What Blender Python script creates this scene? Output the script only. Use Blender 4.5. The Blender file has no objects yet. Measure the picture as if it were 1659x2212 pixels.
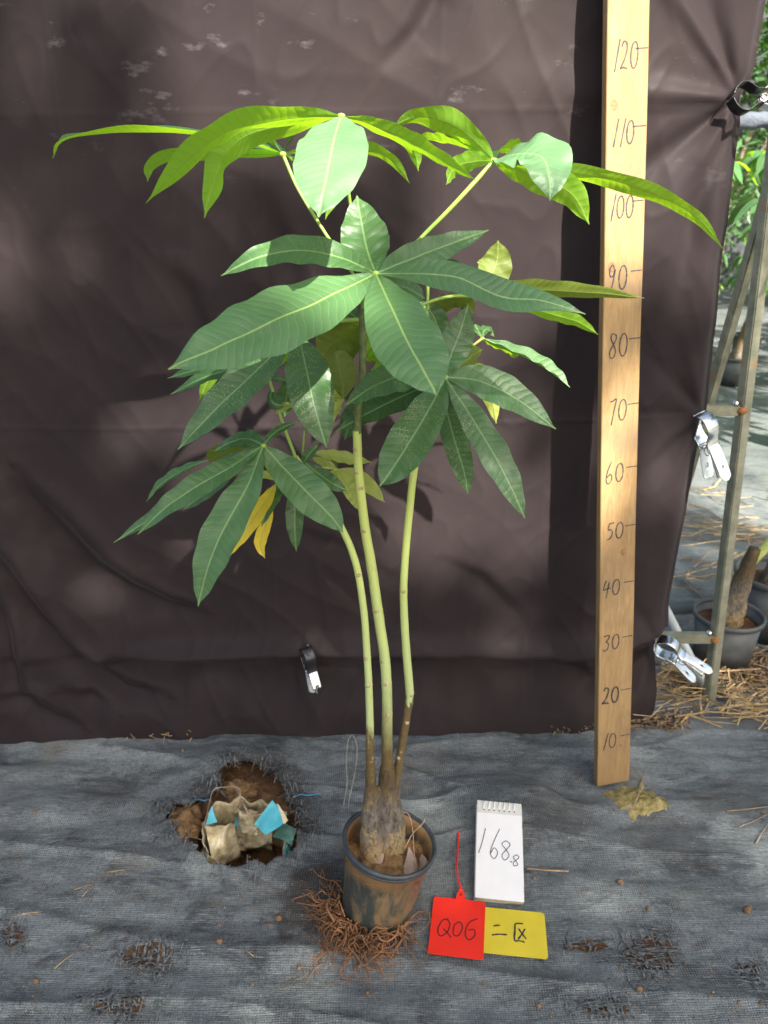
import bpy, bmesh, math, random
from mathutils import Vector, Matrix, noise
R = math.radians
random.seed(7)
C = bpy.context.scene.collection
SC = bpy.context.scene
# ------------------------------------------------------------------ camera
PX = 1661.0            # focal length in units of a 1659 x 2212 picture
PITCH = R(22); H = 0.993
cam = bpy.data.cameras.new('camera'); camo = bpy.data.objects.new('camera', cam); C.objects.link(camo)
cam.sensor_fit = 'VERTICAL'; cam.sensor_height = 36; cam.lens = PX / 2212 * 36
cam.clip_start = 0.02; cam.clip_end = 300
cam.dof.use_dof = True; cam.dof.focus_distance = 0.86; cam.dof.aperture_fstop = 9.0
camo.location = (0, 0, H); camo.rotation_euler = (R(90) - PITCH, 0, 0)
SC.camera = camo
# ------------------------------------------------------------------ light
AZ, EL = R(26), R(43)
SUN = Vector((math.sin(AZ) * math.cos(EL), -math.cos(AZ) * math.cos(EL), math.sin(EL)))
w = bpy.data.worlds.new('World'); SC.world = w; w.use_nodes = True
nt = w.node_tree; nt.nodes.clear()
sky = nt.nodes.new('ShaderNodeTexSky'); sky.sky_type = 'NISHITA'; sky.sun_disc = False
sky.sun_elevation = EL; sky.sun_rotation = math.atan2(SUN.x, SUN.y)
sky.dust_density = 4.0; sky.air_density = 1.0; sky.ozone_density = 0.6
bg = nt.nodes.new('ShaderNodeBackground'); bg.inputs[1].default_value = 0.084
wo = nt.nodes.new('ShaderNodeOutputWorld')
nt.links.new(sky.outputs[0], bg.inputs[0]); nt.links.new(bg.outputs[0], wo.inputs[0])
sl = bpy.data.lights.new('sun', 'SUN'); sl.energy = 4.7; sl.angle = R(0.7); sl.color = (1, .94, .84)
so = bpy.data.objects.new('sun', sl); C.objects.link(so); so.location = SUN * 8
so.rotation_euler = SUN.to_track_quat('Z', 'Y').to_euler()
SC.view_settings.view_transform = 'Standard'; SC.view_settings.look = 'None'
SC.view_settings.gamma = 1; SC.view_settings.use_curve_mapping = False
SC.view_settings.exposure = 1.84
SC.cycles.max_bounces = 8; SC.cycles.transparent_max_bounces = 8

# ------------------------------------------------------------------ measuring helpers
FWD = Vector((0, math.cos(PITCH), -math.sin(PITCH))); UPV = Vector((0, math.sin(PITCH), math.cos(PITCH)))
CAM = Vector((0, 0, H))
def ray(x, y): return Vector((1, 0, 0)) * (x - 829.5) + UPV * (1106 - y) + FWD * PX
def P(x, y, Y): d = ray(x, y); return CAM + d * (Y / d.y)
def G(x, y, z=0.0): d = ray(x, y); return CAM + d * ((z - H) / d.z)
def proj(p):
    q = p - CAM; Z = q.dot(FWD)
    return Vector((829.5 + PX * q.x / Z, 1106 - PX * q.dot(UPV) / Z))
def N3(x, y, z=0, s=1.0): return noise.noise(Vector((x * s, y * s, z * s)))
def lerp(a, b, t): return a + (b - a) * t
def smooth(a, b, x):
    t = max(0, min(1, (x - a) / (b - a))) if a != b else float(x > a); return t * t * (3 - 2 * t)
def poly_at(pl, x):
    if x <= pl[0][0]: return pl[0][1]
    for (a, b), (c, d) in zip(pl, pl[1:]):
        if x <= c: return b + (d - b) * (x - a) / (c - a)
    return pl[-1][1]

# ------------------------------------------------------------------ materials
class NT:
    def __init__(s, name):
        s.m = bpy.data.materials.new(name); s.m.use_nodes = True; s.t = s.m.node_tree; s.t.nodes.clear()
        s.out = s.t.nodes.new('ShaderNodeOutputMaterial')
    def n(s, kind, ins=None, **kw):
        o = s.t.nodes.new('ShaderNode' + kind)
        for k, v in kw.items(): setattr(o, k, v)
        for k, v in (ins or {}).items():
            if isinstance(v, bpy.types.NodeSocket): s.t.links.new(v, o.inputs[k])
            else: o.inputs[k].default_value = v
        return o
    def coord(s, scale=(1, 1, 1), kind='Object', rot=(0, 0, 0)):
        c = s.n('TexCoord'); m = s.n('Mapping', {0: c.outputs[kind], 'Scale': scale, 'Rotation': rot}); return m.outputs[0]
    def noise(s, vec, scale, detail=4, rough=.55, dist=0):
        return s.n('TexNoise', {'Vector': vec, 'Scale': scale, 'Detail': detail, 'Roughness': rough, 'Distortion': dist}).outputs[0]
    def ramp(s, fac, stops, interp='LINEAR'):
        r = s.n('ValToRGB', {0: fac}); r.color_ramp.interpolation = interp; e = r.color_ramp.elements
        while len(e) < len(stops): e.new(.5)
        for i, (p, c) in enumerate(stops):
            e[i].position = p; c = (c, c, c) if isinstance(c, (int, float)) else c; e[i].color = (*c[:3], 1)
        return r.outputs[0]
    def mix(s, f, a, b, bt='MIX'):
        o = s.n('Mix', data_type='RGBA', blend_type=bt)
        for i, v in ((0, f), (6, a), (7, b)):
            if isinstance(v, bpy.types.NodeSocket): s.t.links.new(v, o.inputs[i])
            else: o.inputs[i].default_value = (*v[:3], 1) if isinstance(v, (tuple, list)) else v
        return o.outputs[2]
    def math(s, op, a, b=0.0, c=None, clamp=False):
        o = s.n('Math', operation=op, use_clamp=clamp)
        for i, v in ((0, a), (1, b), (2, c)):
            if v is None: continue
            if isinstance(v, bpy.types.NodeSocket): s.t.links.new(v, o.inputs[i])
            else: o.inputs[i].default_value = v
        return o.outputs[0]
    def bump(s, h, strength=.5, dist=.002, nrm=None):
        ins = {'Height': h, 'Strength': strength, 'Distance': dist}
        if nrm is not None: ins['Normal'] = nrm
        return s.n('Bump', ins).outputs[0]
    def pbr(s, col, rough=.5, nrm=None, metal=0.0, spec=.5, **kw):
        ins = {'Base Color': col if isinstance(col, bpy.types.NodeSocket) else (*col[:3], 1), 'Roughness': rough, 'Metallic': metal, 'Specular IOR Level': spec}
        if nrm is not None: ins['Normal'] = nrm
        ins.update(kw); return s.n('BsdfPrincipled', ins)
    def done(s, sh): s.t.links.new(sh.outputs[0], s.out.inputs[0]); return s.m
def simple(name, col, rough=.6, var=.25, scale=40, metal=0, bump=.3, bd=.001, spec=.5):
    t = NT(name); c = t.coord(); n = t.noise(c, scale, 5)
    colr = t.ramp(n, [(.3, tuple(v * (1 - var) for v in col)), (.7, tuple(v * (1 + var) for v in col))])
    return t.done(t.pbr(colr, rough, t.bump(n, bump, bd), metal, spec))

def leaf_mat(name, top, under, trans, vein, nw=.0, tw=.4, rough=.36, speck=0.0, dry=0.0):
    t = NT(name)
    uv = t.n('UVMap', uv_map='leaf').outputs[0]; sp = t.n('SeparateXYZ', {0: uv}); u, v = sp.outputs[0], sp.outputs[1]   # metres along / across
    av = t.math('ABSOLUTE', v)
    wob = t.math('MULTIPLY', t.noise(uv, 45, 2), .0085)
    # side veins: leave the midrib at an angle and curve forward near the margin
    q = t.math('SUBTRACT', u, t.math('MULTIPLY', av, .42)); q = t.math('SUBTRACT', q, t.math('MULTIPLY', t.math('MULTIPLY', av, av), 7.0)); q = t.math('ADD', q, wob)
    fr = t.math('FRACT', t.math('MULTIPLY', q, 1 / .0092)); d = t.math('ABSOLUTE', t.math('SUBTRACT', fr, .5))      # .5 at a vein
    lat = t.n('MapRange', {0: d, 1: .445, 2: .497, 3: 0.0, 4: 1.0}, interpolation_type='SMOOTHSTEP').outputs[0]
    mid = t.n('MapRange', {0: av, 1: .0005, 2: .0014, 3: 1.0, 4: 0.0}, interpolation_type='SMOOTHSTEP').outputs[0]
    o = t.coord(); big = t.noise(o, 14, 3); fine = t.noise(o, 260, 3)
    tc = t.mix(t.math('MULTIPLY', big, .9), tuple(c * .78 for c in top), tuple(c * 1.25 for c in top))
    tc = t.mix(t.math('MULTIPLY', fine, .22), tc, tuple(c * .5 for c in top))
    if speck:
        sv = t.n('TexVoronoi', {'Vector': o, 'Scale': 420.0}); sd = t.math('LESS_THAN', sv.outputs['Distance'], .26)
        area = t.n('MapRange', {0: t.noise(o, 22, 2), 1: .46, 2: .62, 3: 0.0, 4: 1.0}).outputs[0]
        tc = t.mix(t.math('MULTIPLY', t.math('MULTIPLY', sd, area), speck), tc, (.42, .46, .16))
    if dry:
        tc = t.mix(t.n('MapRange', {0: t.noise(o, 30, 4), 1: .5, 2: .62, 3: 0.0, 4: dry}).outputs[0], tc, (.30, .17, .04))
    tc = t.mix(t.math('MULTIPLY', lat, .30), tc, vein); tc = t.mix(t.math('MULTIPLY', mid, .75), tc, vein)
    uc = t.mix(big, tuple(c * .85 for c in under), tuple(c * 1.2 for c in under))
    uc = t.mix(t.math('MULTIPLY', lat, .28), uc, tuple(c * .55 for c in under)); uc = t.mix(t.math('MULTIPLY', mid, .6), uc, vein)
    bf = t.n('NewGeometry').outputs['Backfacing']
    col = t.mix(bf, tc, uc)
    hh = t.math('ADD', t.math('MULTIPLY', t.math('SINE', t.math('MULTIPLY', fr, 3.14159)), .9), t.math('MULTIPLY', t.noise(o, 120, 3), .8))
    hh = t.math('SUBTRACT', hh, t.math('MULTIPLY', mid, 1.2))
    b = t.bump(hh, .30, .0011)
    rg = t.math('ADD', t.math('MULTIPLY', bf, .2), rough)
    pb = t.pbr(col, rg, b, spec=.5)
    tcol = t.mix(t.math('MULTIPLY', lat, .4), trans, tuple(c * .55 for c in trans)); tcol = t.mix(t.math('MULTIPLY', mid, .6), tcol, tuple(c * .5 for c in trans))
    tr = t.n('BsdfTranslucent', {'Color': tcol, 'Normal': b})
    ms = t.n('MixShader', {0: tw, 1: pb.outputs[0], 2: tr.outputs[0]})
    t.t.links.new(ms.outputs[0], t.out.inputs[0]); return t.m
VN = (.26, .38, .14)
M = {}
M['leaf_dark'] = leaf_mat('leaf_dark', (.050, .120, .036), (.08, .15, .045), (.09, .25, .03), (.17, .30, .11), tw=.13, speck=.5, rough=.42)
M['leaf_mid'] = leaf_mat('leaf_mid', (.060, .142, .044), (.08, .17, .035), (.12, .32, .03), (.19, .33, .11), tw=.13, speck=.2, rough=.43)
M['leaf_pale'] = leaf_mat('leaf_pale', (.082, .182, .064), (.09, .19, .035), (.12, .32, .03), (.30, .44, .12), tw=.12, speck=.1, rough=.44)  # light on two front leaflets of the middle hand, put into a brighter green
M['leaf_big'] = leaf_mat('leaf_big', (.070, .160, .056), (.09, .19, .035), (.12, .32, .03), VN, tw=.12, speck=.15, rough=.43)
M['leaf_mint'] = leaf_mat('leaf_mint', (.130, .260, .112), (.12, .28, .02), (.20, .42, .05), (.26, .46, .15), tw=.10, rough=.42)
M['leaf_young'] = leaf_mat('leaf_young', (.085, .22, .09), (.17, .34, .025), (.46, .80, .02), (.30, .48, .07), tw=.45, rough=.42)
M['leaf_olive'] = leaf_mat('leaf_olive', (.05, .12, .03), (.15, .20, .03), (.30, .42, .03), (.28, .36, .08), tw=.36)
M['leaf_yellow'] = leaf_mat('leaf_yellow', (.88, .68, .05), (.80, .68, .08), (.95, .82, .05), (.7, .62, .14), tw=.32, dry=.12)
M['leaf_lime'] = leaf_mat('leaf_lime', (.40, .48, .10), (.40, .48, .10), (.60, .70, .08), (.42, .48, .12), tw=.35)
# curtain
t = NT('curtain_satin'); o = t.coord()
n1 = t.noise(o, 2.2, 4); n2 = t.noise(t.coord((1, 1, .35)), 700, 2); n3 = t.noise(o, 60, 5)
col = t.ramp(n1, [(.3, (.0195, .0150, .0168)), (.7, (.036, .0272, .0268))])
col = t.mix(t.math('MULTIPLY', n3, .25), col, (.018, .0138, .0148))
# dusty marks rubbed on the cloth
vo = t.noise(t.coord((1, 1, 2.2)), 9, 6, .7); dm = t.n('MapRange', {0: vo, 1: .60, 2: .76, 3: 0.0, 4: 1.0}).outputs[0]
zz = t.n('SeparateXYZ', {0: o}).outputs[2]; hi = t.n('MapRange', {0: zz, 1: .95, 2: 1.2, 3: .02, 4: .26}).outputs[0]
col = t.mix(t.math('MULTIPLY', dm, hi), col, (.38, .37, .38))
hh = t.math('ADD', t.math('MULTIPLY', n2, .25), t.math('MULTIPLY', t.noise(o, 28, 5, .6), 1.0))
rg1 = t.n('TexNoise', {'Vector': t.coord((1.3, 1, .8), rot=(0, R(25), 0)), 'Scale': 7.0, 'Detail': 6.0, 'Roughness': .55, 'Distortion': .5}, noise_type='RIDGED_MULTIFRACTAL').outputs[0]
b = t.bump(rg1, .35, .005); b = t.bump(hh, .15, .003, b)
rr = t.ramp(t.noise(o, 5, 3), [(.35, .48), (.65, .60)])
M['curtain'] = t.done(t.pbr(col, rr, b, spec=.07, **{'Sheen Weight': .05, 'Sheen Roughness': .4}))
# board wood
t = NT('board_wood'); o = t.coord((60, 60, 2.2)); g1 = t.noise(o, 1.6, 6, .6, 1.2); g2 = t.noise(t.coord((400, 400, 14)), 1, 3); g3 = t.noise(t.coord((6, 6, 6)), 1.5, 4)
wv = t.n('TexWave', {'Vector': t.coord((9, 1, 1.1)), 'Scale': 2.6, 'Distortion': 7.0, 'Detail': 3.0, 'Detail Scale': 1.6}, wave_type='BANDS', bands_direction='X').outputs['Fac']
col = t.ramp(g1, [(.25, (.22, .135, .055)), (.55, (.33, .215, .095)), (.8, (.41, .285, .14))])
col = t.mix(t.math('MULTIPLY', wv, .22), col, (.33, .19, .07)); col = t.mix(t.math('MULTIPLY', g2, .3), col, (.45, .30, .14))
col = t.mix(t.n('MapRange', {0: g3, 1: .47, 2: .66, 3: 0.0, 4: .7}).outputs[0], col, (.22, .15, .085)); g4 = t.noise(t.coord((300, 300, 9)), 1, 5, .75); col = t.mix(t.n('MapRange', {0: g4, 1: .52, 2: .64, 3: 0.0, 4: .45}).outputs[0], col, (.20, .12, .055)); zb = t.n('SeparateXYZ', {0: t.coord()}).outputs[2]; col = t.mix(t.n('MapRange', {0: zb, 1: .0, 2: .12, 3: .35, 4: 0.0}).outputs[0], col, (.17, .11, .05))
M['wood'] = t.done(t.pbr(col, .68, t.bump(t.math('ADD', g2, g1), .35, .0008), spec=.3))
M['knot'] = simple('wood_knot', (.26, .13, .05), .7, .4, 300)
M['ink'] = simple('marker_ink', (.015, .018, .03), .6, .3, 900)
M['ink_soft'] = simple('pen_ink', (.03, .012, .016), .6, .3, 900)
# weed mat
t = NT('weed_mat'); o = t.coord()
wx = t.n('TexWave', {'Vector': t.coord((1, 1, 1)), 'Scale': 84.0, 'Distortion': 1.2, 'Detail': 2.0, 'Detail Scale': 6.0}, wave_type='BANDS', bands_direction='X').outputs['Fac']
wy = t.n('TexWave', {'Vector': t.coord((1, 1, 1)), 'Scale': 110.0, 'Distortion': 1.4, 'Detail': 2.0, 'Detail Scale': 6.0}, wave_type='BANDS', bands_direction='Y').outputs['Fac']
weave = t.math('MULTIPLY', wx, wy)
big = t.noise(o, 3.0, 5, .6); stre = t.noise(t.coord((1.5, 16, 1)), 2.6, 8, .72, .3); fine = t.noise(o, 190, 5, .75); med = t.noise(t.coord((1, 1.8, 1)), 11, 8, .72, .5); thr = t.noise(t.coord((12, 130, 1)), 3, 3, .7); thr2 = t.noise(t.coord((150, 14, 1)), 3, 3, .7)
col = t.ramp(big, [(.3, (.080, .098, .098)), (.5, (.138, .160, .158)), (.7, (.20, .226, .22))])
col = t.mix(t.n('MapRange', {0: stre, 1: .45, 2: .70, 3: .0, 4: .5}).outputs[0], col, (.25, .27, .262))
col = t.mix(t.n('MapRange', {0: med, 1: .50, 2: .62, 3: .0, 4: .8}).outputs[0], col, (.030, .033, .034))
col = t.mix(t.n('MapRange', {0: fine, 1: .45, 2: .70, 3: .0, 4: .75}).outputs[0], col, (.028, .032, .034))
col = t.mix(t.n('MapRange', {0: thr, 1: .55, 2: .68, 3: .0, 4: .6}).outputs[0], col, (.34, .365, .36))
col = t.mix(t.n('MapRange', {0: thr2, 1: .56, 2: .68, 3: .0, 4: .5}).outputs[0], col, (.032, .036, .038))
wm = t.n('MapRange', {0: t.noise(o, 6, 3), 1: .35, 2: .6, 3: .05, 4: .5}).outputs[0]; col = t.mix(t.math('MULTIPLY', weave, wm), col, (.36, .385, .375))
du = t.noise(o, 7, 7, .75, .6); col = t.mix(t.n('MapRange', {0: du, 1: .56, 2: .70, 3: .0, 4: .6}).outputs[0], col, (.17, .135, .080))
# dirt and shredded dark tape trodden in round the hole and the roots
ge = t.n('SeparateXYZ', {0: o}); px_, py_ = ge.outputs[0], ge.outputs[1]
def blot(cx, cy, r, k_): 
    dx, dy = t.math('SUBTRACT', px_, cx), t.math('SUBTRACT', py_, cy); dd = t.math('SQRT', t.math('ADD', t.math('MULTIPLY', dx, dx), t.math('MULTIPLY', dy, dy)))
    dd = t.math('ADD', dd, t.math('MULTIPLY', t.math('SUBTRACT', t.noise(o, 22, 7, .75), .5), .26)); return t.n('MapRange', {0: dd, 1: r * .7, 2: r * 1.1, 3: k_, 4: 0.0}).outputs[0]
for cx, cy, r, k_ in ((-.235, 1.06, .12, .85), (-.09, .86, .085, .8), (.30, 1.02, .06, .45), (.47, .98, .07, .4), (.62, 1.08, .06, .4), (-.5, 1.12, .05, .4)): col = t.mix(blot(cx, cy, r, k_), col, t.mix(fine, (.02, .02, .02), (.075, .06, .045)))
wh = t.n('TexVoronoi', {'Vector': o, 'Scale': 70.0}); col = t.mix(t.math('LESS_THAN', wh.outputs['Distance'], .05), col, (.5, .47, .40))
hh = t.math('ADD', t.math('MULTIPLY', weave, .6), t.math('MULTIPLY', fine, .6)); b = t.bump(hh, .9, .002); b = t.bump(t.noise(t.coord((1, 4, 1)), 24, 6, .65), .5, .005, b)
M['mat'] = t.done(t.pbr(col, .55, b, spec=.4))
# soils
t = NT('soil'); o = t.coord(); n = t.noise(o, 45, 8, .7); n2 = t.noise(o, 9, 4)
col = t.ramp(n, [(.25, (.035, .018, .010)), (.5, (.13, .070, .032)), (.75, (.30, .18, .09))]); col = t.mix(t.math('MULTIPLY', n2, .5), col, (.09, .05, .025))
M['soil'] = t.done(t.pbr(col, .9, t.bump(n, 1, .01), spec=.2))
t = NT('pot_soil'); o = t.coord(); n = t.noise(o, 90, 8, .75); col = t.ramp(n, [(.28, (.06, .03, .014)), (.5, (.24, .14, .06)), (.72, (.42, .28, .13))])
M['soil_light'] = t.done(t.pbr(col, .9, t.bump(n, 1, .006), spec=.2))
M['crumb'] = simple('soil_crumb', (.22, .135, .075), .9, .5, 120, bump=.8, bd=.003, spec=.2)
t = NT('field_soil'); o = t.coord(); n = t.noise(o, 2, 8, .7); col = t.ramp(n, [(.3, (.09, .06, .04)), (.6, (.20, .15, .10)), (.8, (.10, .13, .05))])
M['field'] = t.done(t.pbr(col, .95, t.bump(n, 1, .05), spec=.1))
t = NT('moss'); o = t.coord(); n = t.noise(o, 60, 7, .7); n2 = t.noise(o, 90, 4)
col = t.ramp(n, [(.3, (.10, .10, .03)), (.46, (.30, .25, .08)), (.6, (.42, .34, .16)), (.78, (.30, .17, .08))])
M['moss'] = t.done(t.pbr(col, .9, t.bump(t.math('ADD', n, n2), 1, .006), spec=.2))
# pot
t = NT('dirty_pot'); o = t.coord(); n = t.noise(t.coord((1, 1, .5)), 26, 7, .7, .6); st = t.noise(t.coord((60, 60, 6)), 1.5, 4, .6); zz = t.n('SeparateXYZ', {0: o}).outputs[2]
col = t.ramp(st, [(.35, (.030, .036, .032)), (.7, (.070, .080, .066))])
col = t.mix(t.n('MapRange', {0: n, 1: .47, 2: .60, 3: .0, 4: .85}).outputs[0], col, (.24, .155, .075))
top = t.n('MapRange', {0: t.math('ADD', zz, t.math('MULTIPLY', n, .05)), 1: .118, 2: .138, 3: 0.0, 4: .75}).outputs[0]; col = t.mix(top, col, (.30, .17, .07))
M['pot'] = t.done(t.pbr(col, .5, t.bump(n, .3, .002), spec=.5))
M['rim'] = simple('pot_rim', (.045, .055, .06), .38, .35, 60)
M['pot_inner'] = simple('pot_inner', (.05, .045, .035), .6, .4, 60)
M['grey_pot'] = simple('grey_pot', (.085, .092, .090), .5, .25, 30)
# bark
t = NT('trunk_bark'); o = t.coord(); n = t.noise(t.coord((1, 1, .22)), 120, 6, .7); p = t.noise(o, 38, 5, .7); zz = t.n('SeparateXYZ', {0: o}).outputs[2]
col = t.ramp(n, [(.3, (.10, .085, .065)), (.6, (.23, .20, .165)), (.8, (.34, .31, .27))])
col = t.mix(t.n('MapRange', {0: p, 1: .52, 2: .60, 3: 0.0, 4: .9}).outputs[0], col, (.42, .31, .13))
low = t.n('MapRange', {0: t.math('ADD', zz, t.math('MULTIPLY', p, .06)), 1: .150, 2: .180, 3: .95, 4: 0.0}).outputs[0]; col = t.mix(low, col, (.42, .29, .13))
hi_ = t.n('MapRange', {0: t.math('ADD', zz, t.math('MULTIPLY', p, .06)), 1: .215, 2: .265, 3: 0.0, 4: .95}).outputs[0]; col = t.mix(hi_, col, t.mix(n, (.06, .04, .018), (.18, .125, .055)))
pit = t.noise(t.coord((1, 1, .5)), 210, 5, .7); col = t.mix(t.n('MapRange', {0: pit, 1: .50, 2: .62, 3: 0.0, 4: .65}).outputs[0], col, (.055, .04, .025))
M['bark'] = t.done(t.pbr(col, .8, t.bump(t.math('ADD', n, pit), 1.0, .005), spec=.3))
def stem_mat(name, z0, z1, green=(.50, .58, .15), brown=(.115, .080, .032)):
    t = NT(name); o = t.coord(); zz = t.n('SeparateXYZ', {0: o}).outputs[2]; n = t.noise(t.coord((1, 1, .3)), 70, 5, .7); n2 = t.noise(o, 150, 4, .7)
    f = t.math('ADD', zz, t.math('MULTIPLY', t.math('SUBTRACT', n, .5), .16)); f = t.n('MapRange', {0: f, 1: z0, 2: z1, 3: 0.0, 4: 1.0}).outputs[0]
    gb = t.mix(n, tuple(c * .8 for c in green), tuple(min(1, c * 1.15) for c in green))
    up = t.n('MapRange', {0: zz, 1: .36, 2: .66, 3: .8, 4: .0}).outputs[0]; gb = t.mix(up, gb, (.42, .50, .23))
    bb = t.mix(n2, tuple(c * .6 for c in brown), tuple(c * 1.5 for c in brown)); bb = t.mix(t.n('MapRange', {0: n2, 1: .62, 2: .66, 3: 0.0, 4: .7}).outputs[0], bb, (.42, .36, .26))
    col = t.mix(f, bb, gb); col = t.mix(t.n('MapRange', {0: n2, 1: .64, 2: .70, 3: 0.0, 4: .45}).outputs[0], col, (.30, .18, .08))
    return t.done(t.pbr(col, .5, t.bump(n2, .25, .001), spec=.4))
M['stemA'] = stem_mat('stem_left', .31, .345); M['stemB'] = stem_mat('stem_middle', .28, .40); M['stemC'] = stem_mat('stem_right', .352, .362)
M['stem_top'] = simple('stem_top_bark', (.10, .13, .035), .6, .5, 120, bump=.6)
M['petiole'] = simple('petiole', (.26, .40, .07), .45, .2, 50)
M['petiole_y'] = simple('petiole_yellow', (.42, .48, .12), .45, .2, 50)
M['scar'] = simple('leaf_scar', (.42, .33, .17), .8, .5, 300)
M['root'] = simple('root', (.235, .115, .048), .75, .55, 30, bump=.4)
M['dry_leaf'] = simple('dry_leaf', (.30, .22, .16), .75, .35, 60)
# metals
t = NT('galvanised'); o = t.coord(); n = t.noise(o, 30, 6, .7); n2 = t.noise(o, 8, 4, .6); col = t.ramp(n, [(.3, (.16, .165, .12)), (.7, (.36, .355, .25))]); col = t.mix(t.n('MapRange', {0: n2, 1: .60, 2: .68, 3: 0.0, 4: .8}).outputs[0], col, (.38, .20, .08))
M['galv'] = t.done(t.pbr(col, .5, t.bump(n, .2, .001), .45, .5))
t = NT('chrome'); n = t.noise(t.coord(), 60, 3); M['chrome'] = t.done(t.pbr(t.ramp(n, [(.3, (.62, .63, .62)), (.7, (.85, .86, .84))]), .16, t.bump(n, .15, .0006), 1.0))
t = NT('black_metal'); n = t.noise(t.coord(), 60, 3); M['blackmetal'] = t.done(t.pbr((.05, .05, .055), .25, t.bump(n, .15, .0006), .7))
M['bright'] = simple('bright_metal', (.80, .86, .86), .28, .08, 80, metal=.5)
M['white_pipe'] = simple('white_pipe', (.62, .65, .60), .45, .12, 20)
M['black_pipe'] = simple('black_pipe', (.05, .065, .08), .45, .3, 20)
M['rust'] = simple('rust', (.30, .13, .04), .9, .5, 200)
# papers and plastics
t = NT('paper'); n = t.noise(t.coord(), 30, 5); M['paper'] = t.done(t.pbr(t.ramp(n, [(.3, (.80, .80, .76)), (.7, (.86, .85, .81))]), .6, t.bump(n, .15, .001), spec=.3))
M['paper_old'] = simple('paper_edge', (.62, .52, .32), .8, .2, 60)
M['cover'] = simple('notepad_band', (.66, .66, .58), .5, .06, 60)
M['white_plastic'] = simple('white_plastic', (.80, .82, .80), .3, .05, 60)
M['red'] = simple('red_plastic', (.80, .030, .016), .34, .06, 30, bump=.08)
M['yellow'] = simple('yellow_plastic', (.66, .53, .035), .4, .08, 25, bump=.1)
t = NT('turquoise'); n = t.noise(t.coord(), 25, 6, .7); c = t.ramp(n, [(.35, (.055, .36, .42)), (.6, (.10, .47, .53)), (.8, (.04, .2, .18))]); M['turq'] = t.done(t.pbr(c, .45, t.bump(n, .3, .002)))
t = NT('bag_inside'); n = t.noise(t.coord(), 30, 7, .7, .8); n2 = t.n('TexNoise', {'Vector': t.coord(), 'Scale': 26.0, 'Detail': 6.0}, noise_type='RIDGED_MULTIFRACTAL').outputs[0]; c = t.ramp(n, [(.28, (.07, .055, .025)), (.48, (.32, .26, .14)), (.68, (.62, .56, .38))]); M['bag'] = t.done(t.pbr(c, .5, t.bump(n2, .8, .012)))
M['wire'] = simple('grey_wire', (.26, .26, .22), .5, .4, 90)
M['twig'] = simple('twig', (.34, .24, .15), .8, .4, 90)
M['straw'] = simple('straw', (.42, .29, .13), .7, .45, 60)
M['mulch'] = simple('mulch', (.20, .135, .075), .9, .6, 100, bump=1, bd=.004)
M['tape'] = simple('mat_tape', (.11, .118, .114), .5, .9, 190)
M['net'] = simple('shade_net', (.055, .065, .065), .9, .3, 12)
M['blue_string'] = simple('blue_thread', (.06, .30, .48), .7, .3, 90)
M['tree_bark'] = simple('tree_bark', (.17, .13, .09), .85, .4, 30, bump=1, bd=.01)

# ------------------------------------------------------------------ object helpers
ORG = {}
def thing(name, label, cat, loc, group=None):
    o = bpy.data.objects.new(name, None); C.objects.link(o); o.empty_display_size = .05; o.location = loc
    o['label'] = label; o['category'] = cat
    if group: o['group'] = group
    ORG[o.name] = Vector(loc); return o
def tag(o, label=None, cat=None, group=None, kind=None):
    for k, v in (('label', label), ('category', cat), ('group', group), ('kind', kind)):
        if v: o[k] = v
    return o
def obj(name, vf, mat, parent=None, smooth_=True, base=None, uv=None, mats=None, fm=None):
    """vf = (verts in world space, faces); the mesh is stored relative to its own base point"""
    vs, fs = vf
    if base is None:
        if parent is not None: base = ORG[parent.name]
        else:
            zs = min(v[2] for v in vs); base = Vector((sum(v[0] for v in vs) / len(vs), sum(v[1] for v in vs) / len(vs), zs))
    base = Vector(base)
    me = bpy.data.meshes.new(name); me.from_pydata([tuple(Vector(v) - base) for v in vs], [], fs)
    if smooth_: me.polygons.foreach_set('use_smooth', [True] * len(me.polygons))
    for m in (mats or [mat]): me.materials.append(m)
    if fm: me.polygons.foreach_set('material_index', fm)
    if uv:
        l = me.uv_layers.new(name='leaf'); li = [0] * len(me.loops); me.loops.foreach_get('vertex_index', li)
        buf = [0.0] * (2 * len(li))
        for i, k in enumerate(li): buf[2 * i], buf[2 * i + 1] = uv[k]
        l.data.foreach_set('uv', buf)
    me.update(); o = bpy.data.objects.new(name, me); C.objects.link(o)
    if parent is not None: o.parent = parent; o.location = base - ORG[parent.name]
    else: o.location = base
    ORG[o.name] = base
    return o
def join(*vfs):
    V, F = [], []
    for vs, fs in vfs:
        k = len(V); V += list(vs); F += [tuple(i + k for i in f) for f in fs]
    return V, F
def spline(pts, n):
    """Catmull-Rom through tuples"""
    pts = [Vector(p) for p in pts]
    if len(pts) == 2: return [pts[0].lerp(pts[1], i / n) for i in range(n + 1)]
    q = [pts[0] * 2 - pts[1]] + pts + [pts[-1] * 2 - pts[-2]]; seg = len(pts) - 1; out = []
    for i in range(n + 1):
        s = i / n * seg; k = min(int(s), seg - 1); t = s - k; a, b, c, d = q[k:k + 4]
        out.append(.5 * ((2 * b) + (c - a) * t + (2 * a - 5 * b + 4 * c - d) * t * t + (3 * b - a - 3 * c + d) * t ** 3))
    return out
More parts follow.
